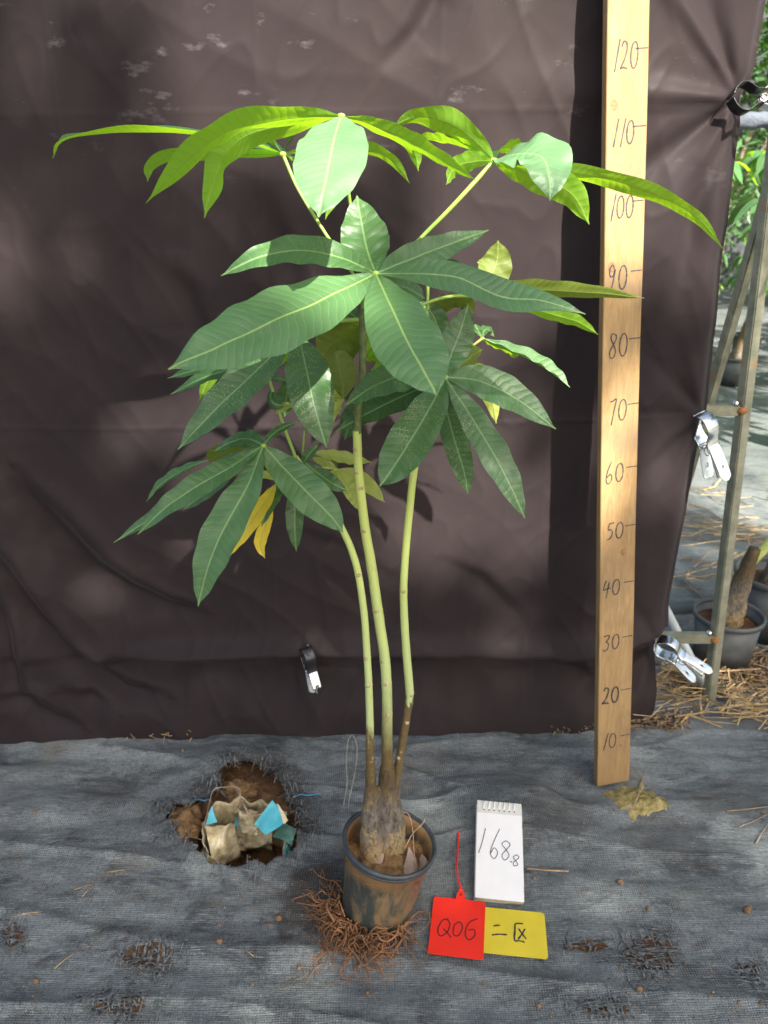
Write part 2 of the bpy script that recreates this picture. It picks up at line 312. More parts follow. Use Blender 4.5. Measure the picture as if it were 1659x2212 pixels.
def tube(pts, rad, sides=8, n=None, cap=True, flat=1.0, rough=0.0):
    pts = spline(pts, n) if n else [Vector(p) for p in pts]; m = len(pts); V, F = [], []
    up = None
    for i, p in enumerate(pts):
        T = (pts[min(i + 1, m - 1)] - pts[max(i - 1, 0)]).normalized()
        if up is None: up = T.cross(Vector((0, 0, 1)) if abs(T.z) < .9 else Vector((1, 0, 0))).normalized()
        up = (up - T * up.dot(T)).normalized(); s = T.cross(up)
        r = rad[0] if len(rad) == 1 else poly_at([(k / (len(rad) - 1), v) for k, v in enumerate(rad)], i / (m - 1))
        for k in range(sides):
            a = 2 * math.pi * k / sides; rr = r * (1 + (rough * N3(p.x * 90 + math.cos(a) * 1.3, p.y * 90 + math.sin(a) * 1.3, p.z * 60) if rough else 0))
            V.append(p + up * math.cos(a) * rr + s * math.sin(a) * rr * flat)
    for i in range(m - 1):
        for k in range(sides):
            F.append((i * sides + k, i * sides + (k + 1) % sides, (i + 1) * sides + (k + 1) % sides, (i + 1) * sides + k))
    if cap: F.append(tuple(range(sides))[::-1]); F.append(tuple(range((m - 1) * sides, m * sides)))
    return V, F
def box(mtx, sx, sy, sz, bev=0.0):
    """box 0..sx, 0..sy, 0..sz in the frame mtx, edges bevelled"""
    bm = bmesh.new(); bmesh.ops.create_cube(bm, size=1)
    for v in bm.verts: v.co = Vector(((v.co.x + .5) * sx, (v.co.y + .5) * sy, (v.co.z + .5) * sz))
    if bev: bmesh.ops.bevel(bm, geom=bm.edges[:], offset=bev, segments=2, affect='EDGES')
    vs = [mtx @ v.co for v in bm.verts]; bm.verts.index_update(); fs = [tuple(v.index for v in f.verts) for f in bm.faces]; bm.free(); return vs, fs
def bar(a, b, wdt, dep, side=Vector((1, 0, 0)), bev=.002):
    a, b = Vector(a), Vector(b); z = (b - a).normalized(); x = (side - z * side.dot(z)).normalized(); y = z.cross(x)
    m = Matrix((x, y, z)).transposed().to_4x4(); m.translation = a - x * wdt / 2 - y * dep / 2
    return box(m, wdt, dep, (b - a).length, bev)
def lathe(prof, axis_m, seg=48, wob=0.0, seed=0):
    V, F = [], []; n = len(prof)
    for j in range(seg):
        a = 2 * math.pi * j / seg
        for r, z in prof:
            rr = r * (1 + wob * N3(math.cos(a) * 2 + seed, math.sin(a) * 2, z * 12))
            V.append(axis_m @ Vector((math.cos(a) * rr, math.sin(a) * rr, z)))
    for j in range(seg):
        for i in range(n - 1):
            a, b = j * n + i, ((j + 1) % seg) * n + i; F.append((a, b, b + 1, a + 1))
    return V, F

# ------------------------------------------------------------------ ground: big field, weed mat with its torn hole
fv = [(-60, -60, -.20), (60, -60, -.20), (60, 60, -.20), (-60, 60, -.20)]
tag(obj('ground', (fv, [(0, 1, 2, 3)]), M['field'], base=(0, 0, -.2), smooth_=False), kind='structure')
HOLE = [G(*p) for p in [(418, 1842), (456, 1888), (510, 1893), (592, 1873), (640, 1835), (652, 1780), (628, 1738), (600, 1690), (545, 1664), (490, 1676), (470, 1720), (430, 1738), (380, 1745), (362, 1775), (385, 1812)]]
HB = (min(p.x for p in HOLE), max(p.x for p in HOLE), min(p.y for p in HOLE), max(p.y for p in HOLE))
def in_poly(x, y, pl):
    c = False; j = len(pl) - 1
    for i in range(len(pl)):
        if (pl[i].y > y) != (pl[j].y > y) and x < (pl[j].x - pl[i].x) * (y - pl[i].y) / (pl[j].y - pl[i].y) + pl[i].x: c = not c
        j = i
    return c
def dist_poly(x, y, pl):
    best = 9
    for i in range(len(pl)):
        a, b = pl[i], pl[(i + 1) % len(pl)]; dx, dy = b.x - a.x, b.y - a.y
        t = max(0, min(1, ((x - a.x) * dx + (y - a.y) * dy) / (dx * dx + dy * dy + 1e-12)))
        best = min(best, math.hypot(x - a.x - dx * t, y - a.y - dy * t))
    return best
PAD0 = G(1082, 1942); PADTOP = G(1086, 1735, .03)
def matz(x, y):
    far = 1 - smooth(2.2, 4, math.hypot(x, y - .9))
    z = .010 * N3(x * 2.2, y * 7.5, 1.3) + .0055 * N3(x * 6, y * 22, 4.1) + .0028 * N3(x * 22, y * 45, 9.7)
    z += .0012 * N3(x * 30, y * 110, 31)
    rid = 1 - abs(N3(x * 1.6 + .5 * N3(x * 3, y * 3, 5), y * 10 + x * 1.1, 7.7)) * 2.4
    z += .009 * max(0, rid) ** 3
    z *= far
    # hump under the notepad, hump at the back of the hole
    z += .040 * math.exp(-(((x - .23) / .10) ** 2 + ((y - 1.05) / .085) ** 2))
    z += .022 * math.exp(-(((x + .31) / .06) ** 2 + ((y - 1.16) / .05) ** 2))
    # smooth pads where things stand
    for cx, cy, r in ((-.01, .853, .09), (.36, 1.125, .06), (.135, .865, .075)):
        z *= smooth(r * .6, r * 1.5, math.hypot(x - cx, y - cy))
    if y > 1.9: z += .012 * max(0, 1 - abs(((y * 2.1 + .15 * N3(x * 2, y)) % 1) - .5) * 7)
    if HB[0] - .08 < x < HB[1] + .08 and HB[2] - .08 < y < HB[3] + .08:
        z += .010 * math.exp(-(dist_poly(x, y, HOLE) / .02) ** 2) * (.5 + N3(x * 40, y * 40, 2)) + .002
    return z + .004
def axis(lo, hi, st, far_lo, far_hi, g=1.16):
    out = []; x = lo
    while x < hi: out.append(x); x += st
    s = st
    while x < far_hi: out.append(x); s *= g; x += s
    pre = []; x = lo - st; s = st
    while x > far_lo: pre.append(x); s *= g; x -= s
    return pre[::-1] + out
xs = axis(-.85, .95, .0042, -9, 12); ys = axis(.55, 1.75, .0042, -4, 14)
V, F = [], []
for y in ys:
    for x in xs: V.append((x, y, matz(x, y)))
nx = len(xs)
for j in range(len(ys) - 1):
    y = (ys[j] + ys[j + 1]) / 2
    for i in range(nx - 1):
        x = (xs[i] + xs[i + 1]) / 2
        if HB[0] < x < HB[1] and HB[2] < y < HB[3] and in_poly(x + .006 * N3(x * 60, y * 60), y + .006 * N3(x * 60, y * 60, 9), HOLE): continue
        a = j * nx + i; F.append((a, a + 1, a + nx + 1, a + nx))
mat_o = tag(obj('weed_mat', (V, F), M['mat'], base=(0, 0, 0)), kind='structure')
# soil bowl in the hole
V, F = [], []; n = 60; hcx, hcy = (HB[0] + HB[1]) / 2, (HB[2] + HB[3]) / 2
for j in range(n + 1):
    for i in range(n + 1):
        x = lerp(HB[0] - .03, HB[1] + .03, i / n); y = lerp(HB[2] - .03, HB[3] + .03, j / n)
        inside = in_poly(x, y, HOLE); d = dist_poly(x, y, HOLE)
        pit = smooth(.0, .035, d) if inside else 0
        back = smooth(1.03, 1.10, y)                         # soil heaped high at the back of the hole
        left = 1 - smooth(-.335, -.30, x)
        dep = .085 * pit * (1 - .88 * back) * (1 - .8 * left)
        V.append((x, y, -.006 - dep + pit * (.012 * N3(x * 40, y * 40) + .008 * N3(x * 90, y * 90, 3)) + .016 * back * pit + .012 * left * pit))
for j in range(n):
    for i in range(n): a = j * (n + 1) + i; F.append((a, a + 1, a + n + 2, a + n + 1))
tag(obj('hole_soil', (V, F), M['soil'], base=(hcx, hcy, -.1)), kind='structure')

# ------------------------------------------------------------------ curtain
EDGE = [(P(x, y, 1.345).z, P(x, y, 1.345).x) for x, y in [(1364, 1535), (1395, 1509), (1405, 1469), (1417, 1394), (1434, 1315), (1456, 1205), (1478, 1109), (1502, 986), (1531, 880), (1539, 805), (1554, 695), (1565, 567), (1583, 476), (1598, 330), (1607, 256), (1600, 212), (1635, 157), (1642, 110), (1660, 0), (1672, -140), (1690, -300)]]
EDGE.sort()
RIDGE = [(P(x, 0, 1.3).x * P(x, y, 1.3).y / 1.3 if False else P(x, y, 1.27).x, P(x, y, 1.27).z) for x, y in [(-300, 1415), (0, 1412), (229, 1410), (400, 1408), (560, 1405), (660, 1402), (900, 1405), (1290, 1412), (1420, 1385), (1500, 1370)]]
CREASES = [(240, .0009), (913, .0015), (690, .0004)]
CZ = [(P(800, y, 1.29).z, a) for y, a in CREASES]
CL1 = P(1600, 212, 1.32); CL2 = P(1512, 893, 1.34); CL3 = P(1420, 1385, 1.34)
VC = [P(x, 800, 1.29).x for x in (175, 560, 905, 1180)]
def radial(x, z, c, amp, k, dirs, L):
    dx, dz = x - c.x, z - c.z; r = math.hypot(dx, dz); 
    if r > L * 1.6 or r < 1e-5: return 0
    a = math.atan2(dz, dx); s = 0
    for ang, wd, am in dirs:
        d = (a - ang + math.pi) % (2 * math.pi) - math.pi
        s += am * math.exp(-(d / (wd + .003 / r)) ** 2)
    return amp * s * smooth(0, .05, r) * (1 - smooth(L * .35, L * 1.6, r))
def curtain_y(x, z):
    y = 1.262 + .035 * smooth(.0, 1.2, z) + .065 * smooth(.30, .72, x) * (1 - .35 * smooth(.3, 1.2, z))
    y -= .025 * smooth(-.2, -.6, x) * (1 - smooth(.0, .3, z)); y += .016 * N3(x * 1.6, z * 1.1, 3.3) + .006 * N3(x * 4 + z * 2.0, z * 3 - x * 2, 8.1)
    # diagonal drapery: folds running down to the right on the left half
    q = x * .9 + z * 1.0; f = 1 - abs(N3(q * 2.6, (x - z) * .7, 14.2)) * 2
    y -= .006 * max(0, f) ** 2 * smooth(.35, -.1, x)
    f2 = 1 - abs(N3((x * .75 + z) * 7, (x - z) * 2.0, 4.2)) * 2.2
    y -= .0028 * max(0, f2) ** 3 * (.3 + .7 * smooth(.2, -.2, x)) * smooth(-.8, .4, N3(x * 2, z * 2, 77))
    f3 = 1 - abs(N3((x + .5 * z) * 11, z * 4, 24.2)) * 2.4; y -= .0020 * smooth(-.3, .4, N3(x * 3, z * 3, 55)) * max(0, f3) ** 3
    f3 = 1 - abs(N3((x - .4 * z) * 16, z * 9, 27.2)) * 2.4; y -= .0015 * max(0, f3) ** 3
    for cz, a in CZ: d = (z - cz - .010 * x); y -= a * math.exp(-(d / .0028) ** 2)
    for cx in VC: d = x - cx - .02 * z; y -= .0004 * math.exp(-(d / .003) ** 2)
    # sagging ridge near the bottom, cloth falls back under it
    rz = poly_at(RIDGE, x); d = z - rz; st = .12 + .88 * smooth(-.58, -.40, x)
    y += st * (-.020 * math.exp(-(d / .028) ** 2) * (1 if d > 0 else math.exp(-(d / .012) ** 2)) + .032 * smooth(.0, -.022, d) * (1 - smooth(-.05, -.16, d)))
    q = smooth(-.02, -.1, d); y += q * (.006 * N3(x * 9, z * 14, 5) + .004 * N3(x * 25, z * 10, 2))
    # pulls at the three clips of the right edge
    y += radial(x, z, CL1, .011, 0, [(math.pi * .99, .12, -1), (-math.pi * .80, .13, 1.3), (-math.pi * .66, .12, -.7), (-math.pi * .58, .08, .5), (math.pi * .66, .12, 1.0), (math.pi * .74, .07, -.7)], .30)
    y += radial(x, z, CL2, .005, 0, [(math.pi * .62, .10, -.7), (math.pi * .75, .12, 1.2), (-math.pi * .62, .10, -.8), (-math.pi * .75, .12, 1.0), (math.pi * .97, .1, .4)], .26)
    y += radial(x, z, CL3, .011, 0, [(math.pi * .95, .14, -1.2), (-math.pi * .85, .10, 1.3), (-math.pi * .65, .15, -.7), (math.pi * .7, .12, .5)], .2)
    # long vertical folds right of the board
    m = smooth(.42, .5, x) * smooth(.25, .4, z) * (1 - smooth(.95, 1.1, z))
    y += .010 * m * math.sin((x + .05 * z) * 62) * (.6 + N3(x * 3, z * 2))
    e = poly_at(EDGE, z) - x; y += .030 * math.exp(-(e / .018) ** 2) * smooth(.0, .2, z)      # the edge curls back
    y -= .012 * smooth(.05, 0, z) * (.5 + N3(x * 5, 0, 3))
    return y
GROOVES = []
for pl in ([(30, 1030, .004, .010), (52, 1073, .012, .016), (120, 1156, .026, .022), (193, 1234, .030, .024), (271, 1276, .024, .018), (365, 1307, .012, .011), (432, 1320, .002, .008)],
           [(-60, 1170, .010, .016), (0, 1234, .018, .016), (78, 1338, .022, .014), (135, 1396, .022, .012), (208, 1448, .024, .012), (271, 1490, .018, .012), (354, 1505, .002, .008)],
           [(-40, 1270, .010, .012), (0, 1338, .014, .012), (20, 1410, .014, .010), (42, 1469, .010, .009), (90, 1530, .002, .008)],
           [(20, 1500, .004, .008), (75, 1500, .010, .009), (120, 1530, .010, .009), (180, 1552, .002, .007)],
           [(150, 1490, .002, .008), (200, 1498, .010, .010), (245, 1520, .002, .009)],
           [(240, 1422, .002, .008), (300, 1430, .012, .012), (365, 1440, .016, .014), (480, 1432, .010, .012), (600, 1420, .004, .008)],
           [(687, 1415, .004, .007), (730, 1432, .014, .011), (790, 1447, .014, .012), (880, 1452, .006, .010), (960, 1450, .001, .008)],
           [(1000, 1420, .002, .008), (1090, 1440, .012, .012), (1180, 1430, .010, .012), (1290, 1500, .010, .014), (1330, 1540, .002, .01)],
           [(560, 440, .001, .010), (600, 520, .006, .012), (640, 640, .005, .012), (720, 760, .001, .01)],
           [(820, 150, .001, .008), (900, 60, .007, .010), (940, -10, .008, .010), (960, -90, .004, .01)],
           [(330, 560, .001, .012), (400, 640, .007, .014), (430, 720, .006, .012), (500, 800, .001, .01)],
           [(640, 1150, .001, .008), (720, 1180, .005, .010), (860, 1260, .001, .008)], [(960, 1220, .001, .008), (1040, 1260, .006, .010), (1130, 1340, .001, .008)]):
    GROOVES.append([(P(x, y, 1.265).x, P(x, y, 1.265).z, d * 1.35, w_ * 1.8) for x, y, d, w_ in pl])
GB = [(min(q[0] for q in g) - .12, max(q[0] for q in g) + .12, min(q[1] for q in g) - .12, max(q[1] for q in g) + .12) for g in GROOVES]
def grooves(x, z):
    out = 0
    for g, b in zip(GROOVES, GB):
        if not (b[0] < x < b[1] and b[2] < z < b[3]): continue
        best = 9
        for (ax, az, ad, aw), (cx, cz, cd, cw) in zip(g, g[1:]):
            dx, dz = cx - ax, cz - az; t = max(0, min(1, ((x - ax) * dx + (z - az) * dz) / (dx * dx + dz * dz))); ex, ez = x - ax - dx * t, z - az - dz * t; r = math.hypot(ex, ez)
            if r < best: best = r; dep = ad + (cd - ad) * t; wd = aw + (cw - aw) * t; sg = 1 if dx * ez - dz * ex > 0 else -1
        if best < wd * 3.5:
            q = best / wd; out += dep * (math.exp(-q * q * (1.5 if sg > 0 else .5)) - (.30 * math.exp(-((q - 1.3) / .7) ** 2) if sg > 0 else 0))
    return out
def bottom_z(x): return .005 + .006 * abs(N3(x * 7, 2.2)) + .015 * smooth(.45, .62, x)
ncol, nrow = 560, 400; V, F = [], []
for j in range(nrow + 1):
    tj = j / nrow
    for i in range(ncol + 1):
        s = i / ncol; z0 = bottom_z(lerp(-1.35, .62, s)); z = lerp(z0, 1.62, tj ** 1.15)
        xr = poly_at(EDGE, z); x = lerp(-1.35, xr, 1 - (1 - s) ** 1.0)
        V.append((x, curtain_y(x, z) + grooves(x, z), z))
for j in range(nrow):
    for i in range(ncol): a = j * (ncol + 1) + i; F.append((a, a + 1, a + ncol + 2, a + ncol + 1))
cur = tag(obj('backdrop_curtain', (V, F), M['curtain'], base=(-.3, 1.29, 0)), 'large dark brown satin cloth hung up as a backdrop behind the plant', 'backdrop cloth')
# stitched hem along the right edge (a sub-millimetre rolled cord)
hem = [(poly_at(EDGE, z), curtain_y(poly_at(EDGE, z), z) + .001, z) for z in [.03 + k * .012 for k in range(130)]]
obj('stitched_hem', tube(hem, [.0016], 6), M['curtain'], cur)
# the rail the cloth hangs from, above the picture
tag(obj('rail', bar((-1.5, 1.33, 1.63), (1.25, 1.33, 1.63), .025, .025, Vector((0, 1, 0))), M['galv'], base=(0, 1.33, 1.63)), 'galvanised rail carrying the brown cloth above the frame', 'rail')

# ------------------------------------------------------------------ measuring board
B0 = G(1290, 1699, .006); BT = P(1313, 0, B0.y + (P(1313, 0, 1.25).z) * math.tan(R(6)))
bu = (BT - B0).normalized(); br = (G(1362, 1690, .006) - B0); br = (br - bu * br.dot(bu)).normalized(); bn = br.cross(bu).normalized()
if bn.y > 0: bn = -bn
WB = .0622
bm4 = Matrix((br, bu, bn)).transposed().to_4x4(); bm4.translation = B0
board = thing('measuring_board', 'tall pale wooden measuring board with handwritten heights leaning on the cloth', 'measuring board', B0)
def plank_local(nx_=10, ny_=180):
    V, F = [], []
    L, T = 1.52, .016; ring = [(0, 0), (0.0012, .0), (WB - .0012, .0), (WB, -.0012), (WB, -T), (0, -T), (0, -.0012)]
    ring = [(.0012, 0), (WB - .0012, 0), (WB, -.0012), (WB, -T + .001), (WB - .001, -T), (.001, -T), (0, -T + .001), (0, -.0012)]
    for j in range(ny_ + 1):
        y = L * j / ny_
        for (x, zz) in ring:
            V.append(bm4 @ Vector((x + .0006 * N3(x * 9, y * 7, 3) + .0016 * N3(0, y * 2.2, 7), y if j else y + .0015 * x / WB, zz)))
    k = len(ring)
    for j in range(ny_):
        for i in range(k): F.append((j * k + i, j * k + (i + 1) % k, (j + 1) * k + (i + 1) % k, (j + 1) * k + i))
    F.append(tuple(range(k))[::-1]); F.append(tuple(range(ny_ * k, ny_ * k + k))); return V, F
obj('plank', plank_local(), M['wood'], board, smooth_=False)
def circ(cx, cy, rx, ry, a0=90, a1=450, n=16): return [(cx + rx * math.cos(R(a0 + (a1 - a0) * i / n)), cy + ry * math.sin(R(a0 + (a1 - a0) * i / n))) for i in range(n + 1)]
GL = {'0': [circ(.5, .5, .42, .46, 100, 455)], '1': [[(.72, 1.05), (.5, .5), (.28, -.08)]],
      '2': [[(.12, .8), (.35, .98), (.7, .9), (.72, .65), (.45, .3), (.08, .04), (.4, .08), (.92, .03)]],
      '3': [[(.1, .9), (.5, .95), (.82, .88), (.55, .62), (.42, .55), (.75, .42), (.7, .1), (.3, -.02), (.1, .08)]],
      '4': [[(.35, .98), (.08, .42), (.5, .45), (.95, .48)], [(.72, .85), (.62, .4), (.52, -.1)]],
      '5': [[(.35, .95), (.25, .58), (.55, .6), (.8, .4), (.62, .1), (.2, 0)], [(.35, .95), (.62, .95), (.9, 1.0)]],
      '6': [[(.62, 1.1), (.3, .75), (.1, .3), (.25, .0), (.6, .02), (.78, .28), (.55, .46), (.2, .3)]],
      '7': [[(.1, .9), (.45, .92), (.85, 1.0), (.65, .5), (.45, -.15)]],
      '8': [[(.75, .92), (.3, .98), (.2, .78), (.55, .52), (.8, .25), (.6, .0), (.25, .02), (.15, .25), (.5, .52), (.8, .78), (.75, .92)]],
      '9': [[(.72, .75), (.45, 1.0), (.15, .85), (.2, .6), (.5, .55), (.74, .82), (.6, .4), (.35, -.2)]],
      'Q': [circ(.5, .55, .40, .46, 120, 470), [(.45, .42), (.62, .2), (.95, .02)]], '.': [[(.4, .02), (.46, .05), (.52, 0)]]}
def ribbon(pl, wd, fr, lift=.0004, sm=3, shaky=.0):
    pl = [Vector((a, b, 0)) for a, b in pl]; pl = spline(pl, max(2, (len(pl) - 1) * sm)); V, F = [], []
    for i, p in enumerate(pl):
        T = (pl[min(i + 1, len(pl) - 1)] - pl[max(i - 1, 0)]).normalized(); S = Vector((-T.y, T.x, 0)); k = wd * (.5 + shaky * N3(p.x * 900, p.y * 900, 3))
        V += [fr(p + S * k, lift), fr(p - S * k, lift)]
    for i in range(len(pl) - 1): F.append((2 * i, 2 * i + 1, 2 * i + 3, 2 * i + 2))
    return V, F
def text(s, x, y, hgt, adv, wd, fr, cw=None, slant=.12):
    cw = cw or adv * .8; out = []
    for ch in s:
        for st in GL[ch]: out.append(ribbon([(x + (a + slant * b) * cw, y + b * hgt) for a, b in st], wd, fr, shaky=.35))
        x += adv * (.45 if ch == '.' else (.75 if ch == '1' else 1))
    return join(*out)
bfr = lambda p, l: bm4 @ Vector((p.x, p.y, l))
BN = {10: (.007, 1.0), 20: (.006, 1.05), 30: (.005, .95), 40: (.004, .95), 50: (.008, .95), 60: (.006, 1.05), 70: (.009, 1.15), 80: (.008, 1.2), 90: (.005, 1.2), 100: (.006, 1), 110: (.008, 1), 120: (.008, 1.1)}
B10 = bm4.inverted()
TY = {120: 104, 110: 272, 100: 433, 90: 584, 80: 730, 70: 871, 60: 1007, 50: 1133, 40: 1255, 30: 1373, 20: 1487, 10: 1586}
def board_v(py):                                          # height on the board's face for a mark seen in the photograph
    lo, hi = 0.0, 1.5
    for _ in range(40):
        m = (lo + hi) / 2
        if proj(bm4 @ Vector((WB, m, 0))).y > py: lo = m
        else: hi = m
    return lo
for val, (x0, k) in BN.items():
    vy = board_v(TY[val]); hgt = (.031 if val < 100 else .033) * k; wd = .0019 if val != 20 else .0027
    s = str(val)
    vf = text(s, x0, vy - hgt * .72, hgt, .0165 if val < 100 else .0145, wd, bfr, cw=.0145 if val < 100 else .0125, slant=.15)
    obj('painted_number', vf, M['ink'], board, smooth_=False)
    obj('tick_mark', ribbon([(WB - .020 if val != 110 else WB - .022, vy), (WB - .010, vy + .0004), (WB - .0015, vy + .0006)], .0015, bfr, shaky=.4), M['ink'], board, smooth_=False)
for kx, ky, r in ((.012, 1.122, .0075), (.012, board_v(573), .0078), (.040, board_v(1190), .0062), (.044, board_v(1607), .003)):
    V = [bm4 @ Vector((kx + r * .75 * math.cos(a), ky + r * math.sin(a), .00025)) for a in [k * .3927 for k in range(16)]]; F = [tuple(range(16))]
    obj('wood_knot', (V, F), M['knot'], board, smooth_=False)
# mossy clod at the foot of the board
V, F = [], []; cen = G(1376, 1738); nr, ns = 14, 44
outl = [G(*p) for p in [(1297, 1715), (1340, 1700), (1385, 1688), (1410, 1700), (1440, 1738), (1452, 1755), (1400, 1778), (1360, 1780), (1320, 1755)]]
for j in range(nr + 1):
    for i in range(ns):
        q = i / ns * len(outl); k = int(q); e = outl[k].lerp(outl[(k + 1) % len(outl)], q - k); rr = j / nr
        p = cen.lerp(e, rr * (1 + .34 * N3(i * .55, 3, 1))); z = matz(p.x, p.y) - .003 + .008 * (1 - rr ** 4) * (1 + .8 * N3(p.x * 60, p.y * 60)) + .004 * N3(p.x * 170, p.y * 170)
        V.append((p.x, p.y, z))
for j in range(nr):
    for i in range(ns): F.append((j * ns + i, (j + 1) * ns + i, (j + 1) * ns + (i + 1) % ns, j * ns + (i + 1) % ns))
tag(obj('moss_clump', (V, F), M['moss']), 'flat mossy yellow green clod of sand at the foot of the measuring board', 'moss clump')

# ------------------------------------------------------------------ leaves
PRE = {'F': (0, -.75, .62), 'FF': (0, -1, .25), 'U': (0, -.15, 1), 'B': (0, .45, .85), 'BB': (0, .85, .5), 'D': (0, -.35, .9)}
def leaf_mesh(pts, hw, nrm, a=1.12, fold=.16, wave=.004, wf=5, n=30, m=6, curl=0.0, world_w=None, seed=0, tip=.9):
    c = spline(pts, n); rnd = random.Random(seed); ph = rnd.random() * 6; L = sum((c[i + 1] - c[i]).length for i in range(n))
    Nv = Vector(nrm).normalized()
    def frame(i):
        T = (c[min(i + 1, n)] - c[max(i - 1, 0)]).normalized(); N_ = (Nv - T * Nv.dot(T))
        if N_.length < .15: N_ = N_ + Vector((.2, .1, .3)) - T * Vector((.2, .1, .3)).dot(T)
        N_.normalize(); return T, N_, T.cross(N_).normalized()
    if world_w is None:
        i = n // 2; T, N_, S = frame(i); a0 = proj(c[i - 2]); a1 = proj(c[i + 2]); d = (a1 - a0); 
        e = proj(c[i] + S * .01) - proj(c[i])
        k = abs(d.x * e.y - d.y * e.x) / max(d.length, 1e-6) / .01     # px per metre of half width
        full = PX / (c[i] - CAM).dot(FWD); k = max(k, full * .38); ww = hw / k
    else: ww = world_w
    V, F, UV = [], [], []; s = 0
    for i in range(n + 1):
        if i: s += (c[i] - c[i - 1]).length
        u = i / n; T, N_, S = frame(i)
        pr = max(0.0, math.sin(math.pi * u ** a)) ** .82
        pr *= 1 - .10 * smooth(.0, .25, .25 - u) 
        tp = smooth(1.0, tip, u); pr = pr * (.35 + .65 * tp) if u > tip else pr
        wd = max(ww * pr, .0004)
        for j in range(-m, m + 1):
            v = j / m; x = v * wd; 
            mar = 1 + .035 * N3(u * 9, v * 2, seed * 3.1)
            zz = fold * abs(x) + wave * (ww / .045) * math.sin(u * wf * 6.28 + ph + (1.3 if j > 0 else 0)) * abs(v) ** 1.6 * (pr + .1) - curl * x * x / max(ww, 1e-4) + ww * .05 * N3(u * 7, v * 2, seed)
            V.append(c[i] + S * x * mar + N_ * zz); UV.append((s, x))
    k = 2 * m + 1
    for i in range(n):
        for j in range(k - 1): F.append((i * k + j, i * k + j + 1, (i + 1) * k + j + 1, (i + 1) * k + j))
    # make +N the front side
    return V, F, UV
PB = Vector((-.012, .853, 0.0))
plant = thing('potted_money_tree', 'tall potted money tree with three green stems and broad hand shaped leaves', 'potted plant', PB)
cnt = [0]
def leaf(pp, hw, nrm='F', mat='leaf_mid', label=None, **kw):
    cnt[0] += 1; pts = [P(*q) for q in pp]
    V, F, UV = leaf_mesh(pts, hw, PRE.get(nrm, nrm) if isinstance(nrm, str) else nrm, seed=cnt[0], **kw)
    o = obj('leaf', (V, F), M[mat], plant, uv=UV)
    if label: o['label'] = label
    return o
def petiole(pp, r=(.0022, .0016), mat='petiole'):
    pts = [P(*q) for q in pp]; obj('petiole', tube(pts, list(r), 7, n=max(6, 5 * len(pts))), M[mat], plant)
def hub(x, y, Y, r=.0042):
    p = P(x, y, Y); V, F = lathe([(.0001, -r), (r * .8, -r * .5), (r, 0), (r * .75, r * .5), (.0001, r * .7)], Matrix.Translation(p), 10); obj('leaf_hub', (V, F), M['petiole'], plant)
# --- R1: topmost hand, nearest
h1 = (737, 251, .82); hub(*h1)
leaf([h1, (722, 300, .765), (705, 385, .715), (688, 470, .69)], 78, (-.05, -.85, .6), 'leaf_mint', a=.92, fold=.10, wave=.0025, curl=.12)
leaf([h1, (620, 258, .80), (500, 283, .77), (420, 335, .76), (315, 439, .77)], 25, (-.10, .42, .88), 'leaf_young', a=.95, fold=.22, wave=.004, wf=3)
leaf([h1, (640, 268, .85), (540, 290, .83), (488, 335, .80), (462, 400, .78), (442, 471, .77)], 32, (-.55, .62, .6), 'leaf_young', a=1.0, fold=.2, wave=.004, wf=3)
leaf([h1, (800, 270, .84), (880, 305, .85), (960, 350, .84), (1029, 391, .83)], 19, (.15, .55, .8), 'leaf_young', a=1.0, fold=.28, wave=.003)
leaf([h1, (800, 268, .88), (860, 290, .92), (893, 325, .94), (904, 370, .94)], 15, (.4, .7, .6), 'leaf_young', fold=.2)
leaf([h1, (738, 300, .88), (728, 380, .92), (703, 474, .93)], 26, (.4, .8, .4), 'leaf_young', fold=.2)
petiole([h1, (745, 330, .86), (751, 400, .88), (758, 450, .89), (775, 540, .90), (786, 610, .89)])
# --- R2: left, farther back
h2 = (611, 333, .95); hub(*h2)
leaf([h2, (520, 305, .94), (400, 290, .92), (280, 286, .91), (185, 293, .90), (135, 306, .89), (114, 342, .89)], 14, (-.05, -.10, 1), 'leaf_young', a=.85, fold=.30, wave=.004, wf=2)
leaf([h2, (540, 334, .95), (450, 335, .95), (370, 340, .95), (325, 360, .95), (319, 392, .95)], 15, (-.15, .55, .85), 'leaf_young', a=.85, fold=.25, wf=3)
leaf([h2, (560, 310, .99), (510, 280, 1.02), (460, 278, 1.03), (462, 305, 1.03)], 18, (-.3, -.6, .8), 'leaf_big', fold=.1)
leaf([h2, (598, 310, 1.0), (580, 292, 1.04), (552, 300, 1.06)], 20, (.1, .8, .5), 'leaf_young', a=.9, fold=.15)
leaf([h2, (618, 315, .99), (628, 298, 1.02), (640, 290, 1.04)], 11, (-.5, .7, .5), 'leaf_mid', fold=.15)
leaf([h2, (700, 318, .97), (790, 325, .98), (845, 347, .98), (885, 396, .98)], 15, (.1, .55, .85), 'leaf_young', a=.9, fold=.25, wf=3)
petiole([h2, (640, 400, .94), (675, 460, .93), (712, 518, .92), (752, 575, .90), (784, 630, .89)])
